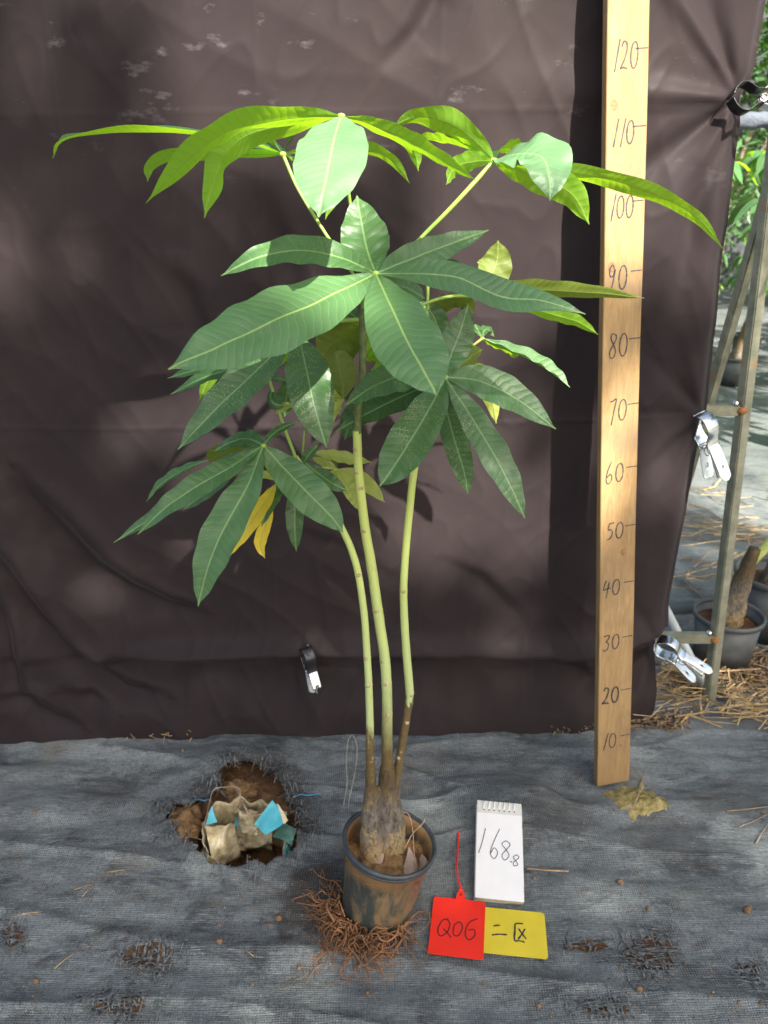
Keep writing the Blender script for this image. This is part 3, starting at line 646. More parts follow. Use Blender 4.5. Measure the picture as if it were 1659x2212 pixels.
# --- R3: right, up high
h3 = (1066, 348, .92); hub(*h3, .0052)
leaf([h3, (1020, 300, .93), (960, 264, .94), (900, 254, .95), (849, 272, .95)], 27, (-.1, .75, .65), 'leaf_young', a=.85, fold=.22, wave=.010, wf=2.2)
leaf([h3, (1010, 322, .95), (950, 305, .97), (890, 298, .98)], 11, (0, .35, 1), 'leaf_young', fold=.3)
leaf([h3, (1025, 350, .90), (985, 362, .89), (964, 399, .88)], 22, (-.35, .75, .6), 'leaf_young', a=1.05, fold=.15)
leaf([h3, (1085, 322, .95), (1105, 322, .98), (1122, 345, 1.0)], 14, (.1, .8, .6), 'leaf_young', a=1.0, fold=.2)
leaf([h3, (1112, 333, .88), (1168, 338, .85), (1186, 378, .83), (1188, 434, .82)], 46, (.05, -.80, .6), 'leaf_mint', a=.95, fold=.16, wave=.004)
leaf([h3, (1110, 360, .95), (1170, 385, .98), (1235, 420, .99), (1273, 485, .99)], 38, (.25, .9, .45), 'leaf_young', a=1.15, fold=.14, wave=.004)
leaf([h3, (1140, 358, .95), (1230, 372, .98), (1340, 395, 1.0), (1440, 432, 1.0), (1510, 475, .99), (1564, 540, .98)], 20, (.1, .7, .75), 'leaf_young', a=.95, fold=.14, wave=.005, wf=4, n=40)
petiole([h3, (1010, 410, .91), (965, 458, .91), (920, 503, .91), (860, 565, .90), (798, 640, .89)], (.0026, .0022))
# --- R4: big hand in the middle
h4 = (812, 591, .80); hub(*h4)
leaf([h4, (795, 545, .83), (783, 490, .85), (771, 422, .87)], 53, (0, -.9, .45), 'leaf_mid', a=.98, fold=.10)
leaf([h4, (740, 558, .82), (650, 541, .82), (560, 556, .81), (477, 596, .80)], 31, (-.05, -.7, .72), 'leaf_mid', a=.95, fold=.12, wave=.003)
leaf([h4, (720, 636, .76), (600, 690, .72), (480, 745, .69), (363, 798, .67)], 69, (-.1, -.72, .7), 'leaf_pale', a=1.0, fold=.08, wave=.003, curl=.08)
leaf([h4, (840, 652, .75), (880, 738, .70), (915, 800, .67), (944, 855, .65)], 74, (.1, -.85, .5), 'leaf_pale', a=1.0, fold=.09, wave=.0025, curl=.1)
leaf([h4, (900, 592, .79), (990, 600, .78), (1080, 640, .77), (1170, 650, .76), (1265, 679, .75)], 36, (.05, -.62, .8), 'leaf_big', a=.98, fold=.10, wave=.005, wf=2.5, n=36)
leaf([h4, (880, 563, .83), (960, 532, .85), (1056, 497, .87)], 33, (.1, -.8, .6), 'leaf_mid', a=.9, fold=.10, wave=.003)
leaf([(812, 596, .83), (850, 612, .87), (885, 625, .90), (918, 645, .92)], 30, (.2, -.8, .5), 'leaf_dark', a=.95)
petiole([h4, (800, 612, .83), (790, 640, .865), (785, 665, .885)], (.0026, .0024))
# --- R5: right back, underside
h5 = (1028, 640, .97)
leaf([h5, (1058, 600, .99), (1073, 565, 1.0), (1076, 519, 1.0)], 38, (.1, .95, .25), 'leaf_olive', a=1.0, fold=.08, label='olive underside of a leaf standing up above the right leaf')
leaf([h5, (1100, 625, .98), (1190, 628, 1.0), (1290, 634, 1.01), (1392, 644, 1.02)], 19, (.05, .75, .65), 'leaf_olive', a=.88, fold=.22, wave=.002)
leaf([h5, (1120, 660, .96), (1200, 682, .96), (1250, 697, .96), (1292, 723, .96)], 15, (.1, .8, .6), 'leaf_young', a=1.1, fold=.2)
leaf([h5, (990, 650, .99), (950, 662, 1.0), (903, 683, 1.0)], 18, (-.1, .7, .7), 'leaf_olive', fold=.15)
leaf([h5, (1000, 605, .98), (965, 580, 1.0), (935, 572, 1.01)], 16, (0, .7, .7), 'leaf_mid', fold=.15)
petiole([h5, (975, 640, .95), (920, 655, .93), (850, 690, .91), (795, 700, .90)]); petiole([(924, 610, .95), (924, 640, .95), (922, 672, .95)])
# --- R6: small, far right middle
h6 = (1042, 731, .99); hub(*h6, .003)
leaf([h6, (1090, 752, .99), (1150, 780, .99), (1195, 808, .98), (1231, 837, .97)], 10, (.3, -.3, .9), 'leaf_mid', fold=.55)
leaf([h6, (1070, 748, 1.0), (1105, 762, 1.01), (1112, 775, 1.01)], 9, (.2, .5, .8), 'leaf_young', fold=.3)
leaf([h6, (1046, 715, 1.01), (1055, 712, 1.03), (1068, 727, 1.04)], 9, 'F', 'leaf_mid')
leaf([h6, (1036, 720, 1.0), (1030, 708, 1.01), (1026, 700, 1.02)], 8, 'F', 'leaf_mid')
petiole([h6, (1015, 752, .97), (985, 785, .95), (930, 850, .92), (905, 940, .90)], (.0016, .0014), 'petiole_y')
# --- R7: right lower hand
h7 = (961, 815, .86); hub(*h7)
leaf([h7, (1030, 822, .86), (1110, 858, .85), (1201, 927, .83)], 37, (.1, -.75, .65), 'leaf_mid', a=1.0, fold=.12, wave=.002)
leaf([h7, (1005, 880, .84), (1060, 970, .81), (1103, 1050, .79), (1134, 1120, .78)], 33, (.25, -.9, .35), 'leaf_dark', a=1.0, fold=.12)
leaf([h7, (935, 870, .84), (885, 955, .80), (850, 1010, .78), (820, 1051, .77)], 47, (-.15, -.85, .5), 'leaf_dark', a=1.0, fold=.12)
leaf([h7, (962, 870, .90), (982, 950, .93), (1003, 1020, .94), (1011, 1067, .94)], 28, (.1, -.95, .3), 'leaf_dark', a=1.05, fold=.14)
leaf([h7, (900, 806, .88), (820, 828, .88), (742, 878, .87)], 35, (-.1, -.7, .7), 'leaf_dark', a=.9, fold=.1)
leaf([h7, (900, 842, .90), (810, 885, .90), (724, 933, .89)], 29, (-.1, -.75, .65), 'leaf_dark', a=.9, fold=.12)
leaf([h7, (975, 765, .89), (995, 715, .91), (1012, 658, .92)], 36, (.05, -.95, .25), 'leaf_dark', a=.95, fold=.1)
leaf([(965, 812, .90), (1000, 785, .93), (1022, 768, .94), (1042, 755, .95)], 24, (.1, .9, .3), 'leaf_olive', a=1.0, fold=.1)
leaf([(965, 812, .92), (1030, 800, .96), (1060, 860, .98), (1072, 915, .98)], 20, (.1, .9, .3), 'leaf_lime', a=1.0)
leaf([(955, 815, .88), (962, 800, .92), (975, 770, .95)], 16, (.1, .9, .3), 'leaf_lime', a=1.0)
# --- R8: left middle hand (hub hidden under the big leaf)
h8 = (628, 727, .87)
leaf([h8, (560, 795, .84), (470, 880, .80), (384, 971, .77)], 39, (-.2, -.85, .5), 'leaf_dark', a=.92, fold=.13)
leaf([(645, 722, .87), (660, 790, .83), (680, 880, .80), (706, 967, .79)], 50, (.08, -.92, .35), 'leaf_dark', a=.98, fold=.10, curl=.08)
leaf([h8, (540, 770, .90), (440, 795, .91), (362, 817, .91)], 16, (-.1, -.5, .85), 'leaf_mid', a=.9)
leaf([h8, (560, 780, .92), (450, 812, .95), (368, 852, .96)], 17, (-.1, -.6, .8), 'leaf_mid', a=.9)
leaf([h8, (560, 775, .98), (470, 800, 1.0), (428, 868, 1.0)], 18, (-.2, .8, .5), 'leaf_young', a=1.0)
leaf([h8, (615, 760, .92), (605, 790, .94)], 14, (.1, .9, .3), 'leaf_young')
leaf([(742, 693, .93), (735, 725, .96), (710, 752, .97), (690, 775, .97)], 40, (-.1, .95, .3), 'leaf_olive', a=.85)
leaf([(775, 690, .90), (740, 667, .93), (708, 672, .95), (690, 690, .95)], 15, (-.1, -.6, .8), 'leaf_dark', a=.9)
petiole([(690, 702, .90), (730, 694, .90), (776, 690, .89)], (.0024, .0026))
leaf([(741, 862, .95), (738, 820, .96), (728, 780, .97), (716, 735, .98)], 34, (.1, .95, .2), 'leaf_olive', a=.95)
leaf([(741, 864, .95), (732, 880, .94), (714, 895, .93)], 11, (-.2, .8, .5), 'leaf_lime')
leaf([(741, 862, .95), (700, 852, .95), (650, 848, .95)], 16, (-.2, .8, .5), 'leaf_lime')
petiole([(741, 862, .95), (728, 890, .95), (718, 915, .95), (705, 960, .94)], (.0016, .0014), 'petiole_y')
leaf([(782, 790, .94), (800, 765, .97), (822, 765, .98), (840, 790, .98)], 24, (.1, .9, .4), 'leaf_young')
leaf([(785, 770, .95), (810, 738, .97), (840, 735, .98)], 20, (.1, .9, .4), 'leaf_young')
leaf([(570, 815, .95), (590, 817, .96), (620, 822, .97)], 9, (0, -.6, .8), 'leaf_dark')
leaf([(596, 838, .95), (584, 852, .94), (592, 872, .93), (620, 876, .94)], 13, (-.3, -.8, .4), 'leaf_dark', curl=.9)
leaf([(640, 878, .95), (618, 878, .95), (597, 893, .95)], 8, (0, .7, .6), 'leaf_lime')
leaf([(600, 810, .99), (560, 800, 1.0), (545, 815, 1.0)], 9, (0, .7, .6), 'leaf_young')
leaf([(795, 720, .93), (850, 712, .95), (900, 700, .96)], 18, (0, .8, .6), 'leaf_olive')
leaf([(790, 700, .95), (760, 740, .98), (745, 790, .99)], 22, (0, .9, .4), 'leaf_olive')
# more foliage deep inside the crown
for pp, hw, nn, mm in (([(790, 690, .96), (740, 700, .99), (690, 740, 1.0)], 24, (-.1, .9, .4), 'leaf_olive'), ([(800, 880, .97), (830, 860, .99), (880, 870, 1.0)], 22, (.1, -.8, .6), 'leaf_mid'),
        ([(780, 860, .98), (760, 900, .99), (745, 950, 1.0)], 22, (-.1, -.9, .3), 'leaf_dark'), ([(905, 650, .99), (940, 690, 1.0), (950, 760, 1.0)], 26, (.1, -.9, .3), 'leaf_mid'),
        ([(640, 800, .98), (620, 850, .99), (615, 900, 1.0)], 20, (0, -.9, .3), 'leaf_mid'), ([(860, 700, .97), (890, 730, .99), (930, 770, 1.0)], 24, (.1, .9, .3), 'leaf_olive'),
        ([(800, 800, .97), (850, 780, .99), (900, 770, 1.0)], 22, (.1, .9, .3), 'leaf_young'), ([(690, 820, .99), (670, 860, 1.0), (690, 910, 1.0)], 22, (0, -.9, .3), 'leaf_dark'), ([(1000, 690, .99), (1010, 660, 1.0), (960, 640, 1.01)], 16, (0, .9, .4), 'leaf_olive')):
    leaf(pp, hw, nn, mm)
# petioles and shoots of the left part
petiole([(568, 775, .96), (580, 815, .95), (600, 880, .94), (618, 935, .93), (634, 976, .93), (652, 1030, .93), (690, 1085, .93)], (.0019, .0024), 'petiole')
petiole([(657, 930, .96), (655, 965, .96), (652, 1000, .95)], (.0014, .0014))
# --- R10: lower left hand
h10 = (569, 962, .83); hub(*h10, .0034)
leaf([h10, (490, 1000, .83), (400, 1065, .82), (325, 1120, .81), (246, 1172, .80)], 17, (-.2, -.6, .75), 'leaf_dark', a=1.0, fold=.2)
leaf([h10, (500, 1008, .81), (430, 1048, .79), (360, 1095, .77), (297, 1155, .76)], 26, (-.25, -.78, .6), 'leaf_mid', a=.95, fold=.16)
leaf([h10, (535, 1050, .80), (480, 1150, .77), (448, 1230, .75), (428, 1310, .74)], 42, (-.25, -.92, .3), 'leaf_mid', a=1.0, fold=.13)
leaf([h10, (612, 1010, .82), (670, 1070, .80), (710, 1110, .79), (742, 1150, .78)], 41, (.2, -.85, .5), 'leaf_mid', a=.95, fold=.12)
leaf([h10, (590, 938, .85), (615, 922, .87), (643, 912, .88)], 9, (.1, -.5, .8), 'leaf_mid', a=.95)
leaf([h10, (535, 948, .85), (500, 955, .87), (462, 975, .88)], 15, (-.1, -.6, .8), 'leaf_mid', a=.75, fold=.1)
leaf([h10, (505, 970, .90), (470, 985, .93), (452, 1000, .94)], 16, (-.1, .6, .8), 'leaf_olive', a=.8)
leaf([(450, 994, .92), (405, 1012, .92), (350, 1045, .92), (316, 1084, .92)], 9, (-.2, -.4, .9), 'leaf_mid', fold=.3)
leaf([h10, (480, 1040, .88), (430, 1075, .90), (396, 1101, .91)], 14, (-.2, -.8, .5), 'leaf_dark')
petiole([h10, (572, 1000, .86), (600, 1040, .90), (650, 1065, .92), (700, 1090, .93)], (.0016, .0018))
petiole([(505, 1000, .93), (545, 1002, .93), (590, 1003, .93)], (.0012, .0012))
# --- R11: small lower hand with yellowing leaflets
h11 = (610, 1040, .93)
leaf([(596, 1045, .90), (575, 1080, .88), (540, 1130, .86), (510, 1170, .86), (498, 1200, .86)], 19, (-.25, -.85, .4), 'leaf_yellow', a=.95, label='yellow leaflet turning dry, hanging low on the left')
leaf([(590, 1080, .91), (580, 1120, .90), (566, 1155, .90), (562, 1180, .90), (572, 1206, .90)], 14, (-.1, -.95, .2), 'leaf_yellow', a=1.1, label='short lemon yellow leaflet beside the dry one')
leaf([h11, (595, 1062, .90), (580, 1090, .89), (565, 1138, .88)], 19, (-.1, -.9, .4), 'leaf_dark', a=.95)
leaf([(632, 1050, .92), (637, 1090, .92), (637, 1140, .91), (640, 1191, .91)], 20, (0, -.95, .3), 'leaf_dark', a=.95)
leaf([h11, (570, 1025, .92), (550, 1035, .92)], 9, 'F', 'leaf_lime')
leaf([(660, 1000, .92), (690, 1025, .91), (720, 1045, .90), (750, 1060, .90)], 18, (.1, -.8, .5), 'leaf_mid', a=.95)
leaf([(653, 1005, .95), (665, 985, .95), (688, 960, .96)], 12, (0, -.8, .5), 'leaf_mid', a=.95)
petiole([h11, (640, 1015, .93), (672, 1013, .93), (700, 1013, .96)], (.0014, .0014), 'petiole_y')
# --- R12: yellow-green hand behind the middle stem
h12 = (728, 1014, 1.0); hub(*h12, .003)
leaf([(672, 978, .98), (710, 984, .99), (755, 992, 1.0), (803, 999, 1.0)], 13, (0, -.5, .8), 'leaf_lime', fold=.2)
leaf([h12, (765, 1028, 1.0), (800, 1052, .99), (831, 1085, .98)], 18, (.1, -.9, .4), 'leaf_lime', a=.95)
leaf([h12, (748, 1045, .99), (765, 1075, .98), (777, 1104, .97)], 16, (.1, -.9, .4), 'leaf_lime', a=.95)
leaf([h12, (705, 1000, 1.0), (672, 989, 1.0)], 10, (0, -.8, .5), 'leaf_lime')
leaf([h12, (722, 995, 1.02), (712, 980, 1.03)], 9, (0, -.8, .5), 'leaf_olive')
leaf([h12, (718, 1030, .99), (712, 1045, .98)], 12, (0, -.9, .4), 'leaf_lime')
petiole([h12, (700, 1010, .98), (676, 1013, .96)], (.0014, .0014), 'petiole_y')

# ------------------------------------------------------------------ stems, trunk, pot
def stem(name, pp, rad, mat, scars, n=60, extra=None):
    pts = [P(*q) for q in pp]; s = tube(pts, rad, 14, n=n, rough=.05); k = len(s[1]); V, F = s
    fm = [0] * k; c = spline(pts, n)
    rnd = random.Random(len(pp) * 7 + int(pp[0][0]))
    for f in scars:                                        # corky scars and rings at the nodes
        i = int(f * n); p = c[i]; T = (c[min(i + 1, n)] - c[max(0, i - 1)]).normalized()
        r = poly_at([(q / (len(rad) - 1), v) for q, v in enumerate(rad)], f)
        side = (Vector((rnd.uniform(-.9, .9), -1, 0)) - T * T.dot(Vector((0, -1, 0)))).normalized(); oth = T.cross(side)
        rv, rf = tube([p - T * .0012, p, p + T * .0012], [r * 1.01, r * 1.07, r * 1.01], 14, cap=False); b = len(V); V += rv; F += [tuple(q + b for q in g) for g in rf]; fm += [0] * len(rf)
        b = len(V); m4 = Matrix((oth, T, side)).transposed().to_4x4(); m4.translation = p + side * r * .93
        lv, lf = lathe([(.0001, .0008), (.0022, .0006), (.0034, -.0002), (.0032, -.0014)], m4, 8); V += lv; F += [tuple(q + b for q in g) for g in lf]; fm += [1] * len(lf)
    return obj(name, (V, F), None, plant, mats=[mat, M['scar']], fm=fm)
stem('stem', [(803, 1745, .862), (801, 1690, .86), (799, 1620, .858), (799, 1560, .858), (796, 1470, .858), (792, 1400, .860), (787, 1330, .862), (776, 1250, .866), (762, 1195, .870), (742, 1148, .876), (722, 1110, .89), (690, 1070, .91), (660, 1020, .93), (640, 985, .935)],
     [.0078, .0064, .0052, .0048, .0046, .0044, .0040, .0032, .0022], M['stemA'], [.30, .37, .55], n=80)
stem('stem', [(840, 1720, .868), (837, 1660, .87), (836, 1590, .872), (836, 1500, .876), (831, 1420, .88), (822, 1360, .883), (812, 1290, .886), (802, 1220, .888), (790, 1150, .89), (781, 1080, .89), (774, 1010, .89), (771, 930, .89)],
     [.0106, .0084, .0072, .0069, .0069, .0065, .0060, .0056, .0052], M['stemB'], [.24, .30, .36, .52, .74, .86, .91, .96], n=90)
stem('stem', [(852, 1715, .875), (860, 1660, .88), (870, 1600, .885), (879, 1545, .888), (885, 1505, .89), (884, 1480, .89), (878, 1410, .89), (873, 1330, .89), (872, 1260, .89), (877, 1180, .888), (885, 1100, .886), (897, 1000, .884), (925, 890, .875), (958, 820, .866)],
     [.0064, .0058, .0056, .0060, .0054, .0050, .0048, .0045, .0036], M['stemC'], [.12, .22, .34, .60], n=90)
obj('stem_top', tube([P(771, 935, .89), P(774, 880, .89), P(782, 820, .89), P(784, 740, .89), P(785, 660, .89), P(790, 600, .885)], [.0052, .0044, .0042, .0044, .0036], 10, n=50, rough=.25), M['stem_top'], plant)
# swollen trunk
tr = join(tube([P(830, 1872, .870), P(831, 1840, .872), P(833, 1800, .872), P(836, 1760, .870), P(838, 1725, .869), P(838, 1690, .87), P(837, 1655, .87)], [.0355, .0325, .0285, .0235, .0180, .0125, .0102], 24, n=20, rough=.2), tube([P(820, 1800, .868), P(818, 1760, .868), P(816, 1742, .866)], [.016, .012, .006], 12, n=6),
          tube([P(812, 1850, .862), P(804, 1815, .860), P(801, 1770, .860), P(801, 1735, .861), P(801, 1705, .861), P(800, 1668, .86)], [.020, .0185, .0150, .0118, .0088, .0070], 16, n=12, rough=.12),
          tube([P(812, 1868, .846), P(808, 1845, .848), P(812, 1822, .852)], [.019, .018, .010], 12, n=6, rough=.3),
          tube([P(846, 1760, .872), P(851, 1725, .874), P(857, 1690, .878)], [.012, .009, .006], 12, n=6))
trunk = obj('trunk', tr, M['bark'], plant)
md = trunk.modifiers.new('remesh', 'REMESH'); md.mode = 'VOXEL'; md.voxel_size = .0022; md.use_smooth_shade = True
ms = trunk.modifiers.new('smooth', 'SMOOTH'); ms.iterations = 3; ms.factor = .5
# pot
ax = (Vector((.009, .858, .129)) - PB).normalized(); pq = Vector((0, 0, 1)).rotation_difference(ax).to_matrix().to_4x4(); pm = Matrix.Translation(PB + Vector((0, 0, .004))) @ pq
pot = obj('pot', lathe([(.0001, .004), (.046, .004), (.0505, 0), (.0525, .003), (.0535, .02), (.0560, .045), (.0585, .075), (.0620, .112), (.0640, .1135), (.0645, .127), (.0625, .127), (.0605, .112), (.0560, .06), (.052, .02)], pm, 72, .006), M['pot'], plant)
obj('rim', lathe([(.0635, .1235), (.0675, .1225), (.0693, .1245), (.0700, .1275), (.0690, .1300), (.0665, .1312), (.0645, .1300), (.0630, .1275), (.0635, .1235)], pm, 72, .004), M['rim'], pot)
obj('rim_groove', lathe([(.0642, .1205), (.0662, .1205), (.0668, .1185), (.0662, .1165), (.0638, .1160)], pm, 64, .004), M['rim'], pot)
V, F = [], []
for j in range(15):
    for i in range(40):
        r = .0615 * j / 14; a = i / 40 * 2 * math.pi; x, y = r * math.cos(a), r * math.sin(a)
        V.append(pm @ Vector((x, y, .099 + .010 * N3(x * 50, y * 50, 1) + .005 * N3(x * 130, y * 130) + .020 * math.exp(-((x + .002) ** 2 + (y + .012) ** 2) / .0009))))
for j in range(14):
    for i in range(40): F.append((j * 40 + i, (j + 1) * 40 + i, (j + 1) * 40 + (i + 1) % 40, j * 40 + (i + 1) % 40))
obj('pot_soil', (V, F), M['soil_light'], plant)
# roots that crept out below the pot
rnd = random.Random(3); V, F = [], []
def root_curve(p, ang, L, r, up=.3, curl=1.0):
    pts = [Vector(p)]; a = ang; z = p[2]; n = 9
    for k in range(n):
        a += rnd.gauss(0, .42) * curl; st = L / n; z = max(.004, z + rnd.gauss(0, .006) * up - (.003 if z > .02 else 0))
        q = pts[-1] + Vector((math.cos(a) * st, math.sin(a) * st, 0)); zz = max(matz(q.x, q.y) + .001, z)
        # keep out of the pot
        d = Vector((q.x - PB.x, q.y - PB.y, 0))
        if d.length < .054 and zz < .1: d = d.normalized() * .056; q = Vector((PB.x + d.x, PB.y + d.y, 0))
        pts.append(Vector((q.x, q.y, zz)))
    return tube(pts, [r, r * .8, r * .4], 4, cap=False)
parts = []
for k in range(150):
    a = rnd.gauss(R(218), R(34)) if rnd.random() < .62 else rnd.uniform(R(170), R(325)); rr = .050 + abs(rnd.gauss(0, .012))
    p = (PB.x + rr * math.cos(a), PB.y + rr * math.sin(a), rnd.uniform(.004, .028))
    parts.append(root_curve(p, a + rnd.gauss(0, 1.2), rnd.uniform(.03, .08), rnd.uniform(.0005, .0015), .9, 1.25))
for k in range(70):
    p0 = G(rnd.gauss(800, 42), rnd.gauss(2050, 18)); p = (p0.x, p0.y, rnd.uniform(.004, .015)); parts.append(root_curve(p, rnd.uniform(0, 6.28), rnd.uniform(.03, .09), rnd.uniform(.0005, .0011), .5, 1.3))
obj('root_mass', join(*parts), M['root'], plant)['kind'] = 'stuff'
for pl, r in (([(735, 1975, .03), (700, 1960, .012), (672, 1955, .004), (640, 1950, .003)], .0013), ([(722, 1990, .03), (706, 1960, .04), (712, 1935, .03), (700, 1905, .004)], .0016), ([(735, 2010, .02), (690, 1985, .02), (664, 1965, .004)], .0010),
              ([(760, 2050, .01), (790, 2088, .006), (830, 2090, .005), (860, 2040, .012), (888, 2002, .016)], .0012), ([(765, 2050, .012), (742, 2080, .008), (738, 2110, .004), (775, 2117, .004)], .0012), ([(785, 2050, .012), (795, 2090, .006), (800, 2120, .004)], .0010),
              ([(745, 1980, .045), (735, 1950, .06), (732, 1920, .035)], .0010)):
    obj('long_root', tube([G(x, y, z + matz(G(x, y, z).x, G(x, y, z).y)) for x, y, z in pl], [r, r * .5], 6, n=16), M['root'], plant)

# dry leaves and twigs lying in the pot
def dry_leaf(pp, hw, nrm, label, **kw):
    V, F, UV = leaf_mesh([pm @ Vector(q) for q in pp], None, nrm, world_w=hw, n=16, m=4, **kw); tag(obj('dry_leaf', (V, F), M['dry_leaf'], uv=UV), label, 'dry leaf')
dry_leaf([(-.045, .005, .098), (-.032, -.012, .112), (-.014, -.022, .116), (.0, -.024, .108)], .015, (-.2, -.5, .9), 'curled grey brown dead leaf left of the trunk inside the pot', curl=.8)
dry_leaf([(.030, .006, .116), (.034, -.014, .113), (.032, -.034, .107), (.027, -.046, .102)], .010, (.3, -.5, .9), 'long pale dead leaf along the right inside of the pot', curl=.5)
dry_leaf([(.050, .000, .112), (.050, -.016, .108), (.046, -.030, .104)], .009, (-.7, -.3, .9), 'small brown dead leaf against the right wall of the pot', curl=.5)
tag(obj('twig', tube([pm @ Vector(q) for q in [(.024, .004, .112), (.034, .020, .128), (.046, .026, .142), (.050, .030, .150)]], [.0012, .0006], 5, n=10), M['twig']), 'thin forked brown twig poking up from the pot soil', 'twig')
tag(obj('root_wire', tube([pm @ Vector(q) for q in [(.012, .036, .150), (.024, .036, .150), (.033, .024, .135), (.038, -.006, .115), (.042, -.03, .108)]], [.0009, .0007], 5, n=14), M['twig']), 'thin grey brown stalk arching from the trunk down the inside of the pot', 'dead stalk')

# ------------------------------------------------------------------ notepad, red tag, yellow tag
def quad_frame(bl, br_, tl):
    x = (br_ - bl).normalized(); y = (tl - bl); y = (y - x * y.dot(x)).normalized(); z = x.cross(y); m = Matrix((x, y, z)).transposed().to_4x4(); m.translation = bl; return m
bl, br2, tl = G(1026, 1938, .014), G(1134, 1949, .014), G(1036, 1730, .052)
pmx = quad_frame(bl, br2, tl); PW, PH = (br2 - bl).length * .985, (tl - bl).length
pad = thing('notepad', 'white spiral notepad reading 168.8 lying upright beside the pot', 'notepad', bl)
obj('page_block', box(pmx @ Matrix.Translation((.001, .001, -.010)), PW - .002, PH - .004, .0088, .0006), M['paper_old'], pad, smooth_=False)
obj('top_page', box(pmx @ Matrix.Translation((0, 0, -.0008)), PW, PH - .022, .0008, .0003), M['paper'], pad, smooth_=False)
obj('binding_strip', box(pmx @ Matrix.Translation((0, PH - .0225, -.0010)), PW, .0235, .0013, .0004), M['cover'], pad, smooth_=False)
obj('back_card', box(pmx @ Matrix.Translation((-.0015, -.001, -.0122)), PW + .003, PH + .001, .0018, .0005), M['cover'], pad, smooth_=False)
for k in range(7):
    x = PW * (.16 + .113 * k)
    pts = [pmx @ Vector((x + .0012 * math.cos(a * 1.0), PH - .0065 + .0085 * math.cos(a), -.0035 + .0068 * math.sin(a))) for a in [q * .3927 - .0 for q in range(17)]]
    obj('spiral_ring', tube(pts, [.0009], 6), M['white_plastic'], pad)
    hv = [pmx @ Vector((x + .0014 * math.cos(a), PH - .016 + .0014 * math.sin(a), .0005)) for a in [q * .785 for q in range(8)]]; obj('punched_hole', (hv, [tuple(range(8))]), M['ink'], pad, smooth_=False)
pfr = lambda p, l: pmx @ Vector((p.x, p.y, l))
hx, hy = PW / 108, PH / 208
def pt(x, y): return ((x - 1028) * hx, (1940 - y) * hy)
dig = [[pt(1049, 1795), pt(1042, 1825), pt(1034, 1850)], [pt(1083, 1793), pt(1068, 1825), pt(1061, 1848), pt(1070, 1859), pt(1078, 1846), pt(1070, 1836), pt(1062, 1848)],
       [pt(1098, 1818), pt(1088, 1826), pt(1098, 1838), pt(1104, 1850), pt(1094, 1860), pt(1088, 1850), pt(1098, 1838), pt(1107, 1826), pt(1098, 1818)],
       [pt(1107, 1861), pt(1109, 1863), pt(1111, 1861)], [pt(1122, 1846), pt(1114, 1852), pt(1120, 1860), pt(1124, 1867), pt(1115, 1870), pt(1114, 1863), pt(1120, 1858), pt(1127, 1851), pt(1122, 1846)]]
for st in dig: obj('written_digit', ribbon(st, .0012, pfr, .00045, 5), M['ink'], pad, smooth_=False)
def card(name, mtx, wd, hg, th, mat, parent, bend=0.0, rad=.005):
    out = []
    for cx, cy, a0 in ((wd - rad, rad, -90), (wd - rad, hg - rad, 0), (rad, hg - rad, 90), (rad, rad, 180)):
        out += [(cx + rad * math.cos(R(a0 + k * 22.5)), cy + rad * math.sin(R(a0 + k * 22.5))) for k in range(5)]
    n = len(out); V = [mtx @ Vector((x, y, th + bend * math.sin(math.pi * x / wd))) for x, y in out] + [mtx @ Vector((x, y, bend * math.sin(math.pi * x / wd))) for x, y in out]
    F = [tuple(range(n)), tuple(range(n, 2 * n))[::-1]] + [(i, n + i, n + (i + 1) % n, (i + 1) % n) for i in range(n)]
    return obj(name, (V, F), mat, parent, smooth_=False)
# yellow tag (lies on the mat, partly under the red one)
a, b_, c_ = G(1020, 2056, .008), G(1184, 2073, .008), G(1022, 1958, .012)
ym = quad_frame(a, b_, c_); YW, YH = (b_ - a).length, (c_ - a).length * 1.0
yt = thing('yellow_tag', 'yellow plastic tag with black Chinese writing, partly under the red tag', 'tag', a)
card('tag_plate', ym, YW, YH, .0012, M['yellow'], yt)
yfr = lambda p, l: ym @ Vector((p.x, p.y, .0012 + l))
def yp(x, y): return ((x - 1020) / 164 * YW, (2062 - y + (x - 1080) * .09) / 103 * YH)
for st in ([yp(1067, 2001), yp(1075, 1999), yp(1082, 1999)], [yp(1063, 2021), yp(1080, 2019), yp(1097, 2020)], [yp(1134, 1995), yp(1124, 1994), yp(1116, 1996), yp(1115, 2010), yp(1113, 2032), yp(1124, 2033), yp(1135, 2036)], [yp(1138, 2006), yp(1130, 2018), yp(1121, 2030)], [yp(1123, 2006), yp(1131, 2018), yp(1139, 2029)]):
    obj('written_stroke', ribbon(st, .0022, yfr, .0004, 3, .3), M['ink'], yt, smooth_=False)
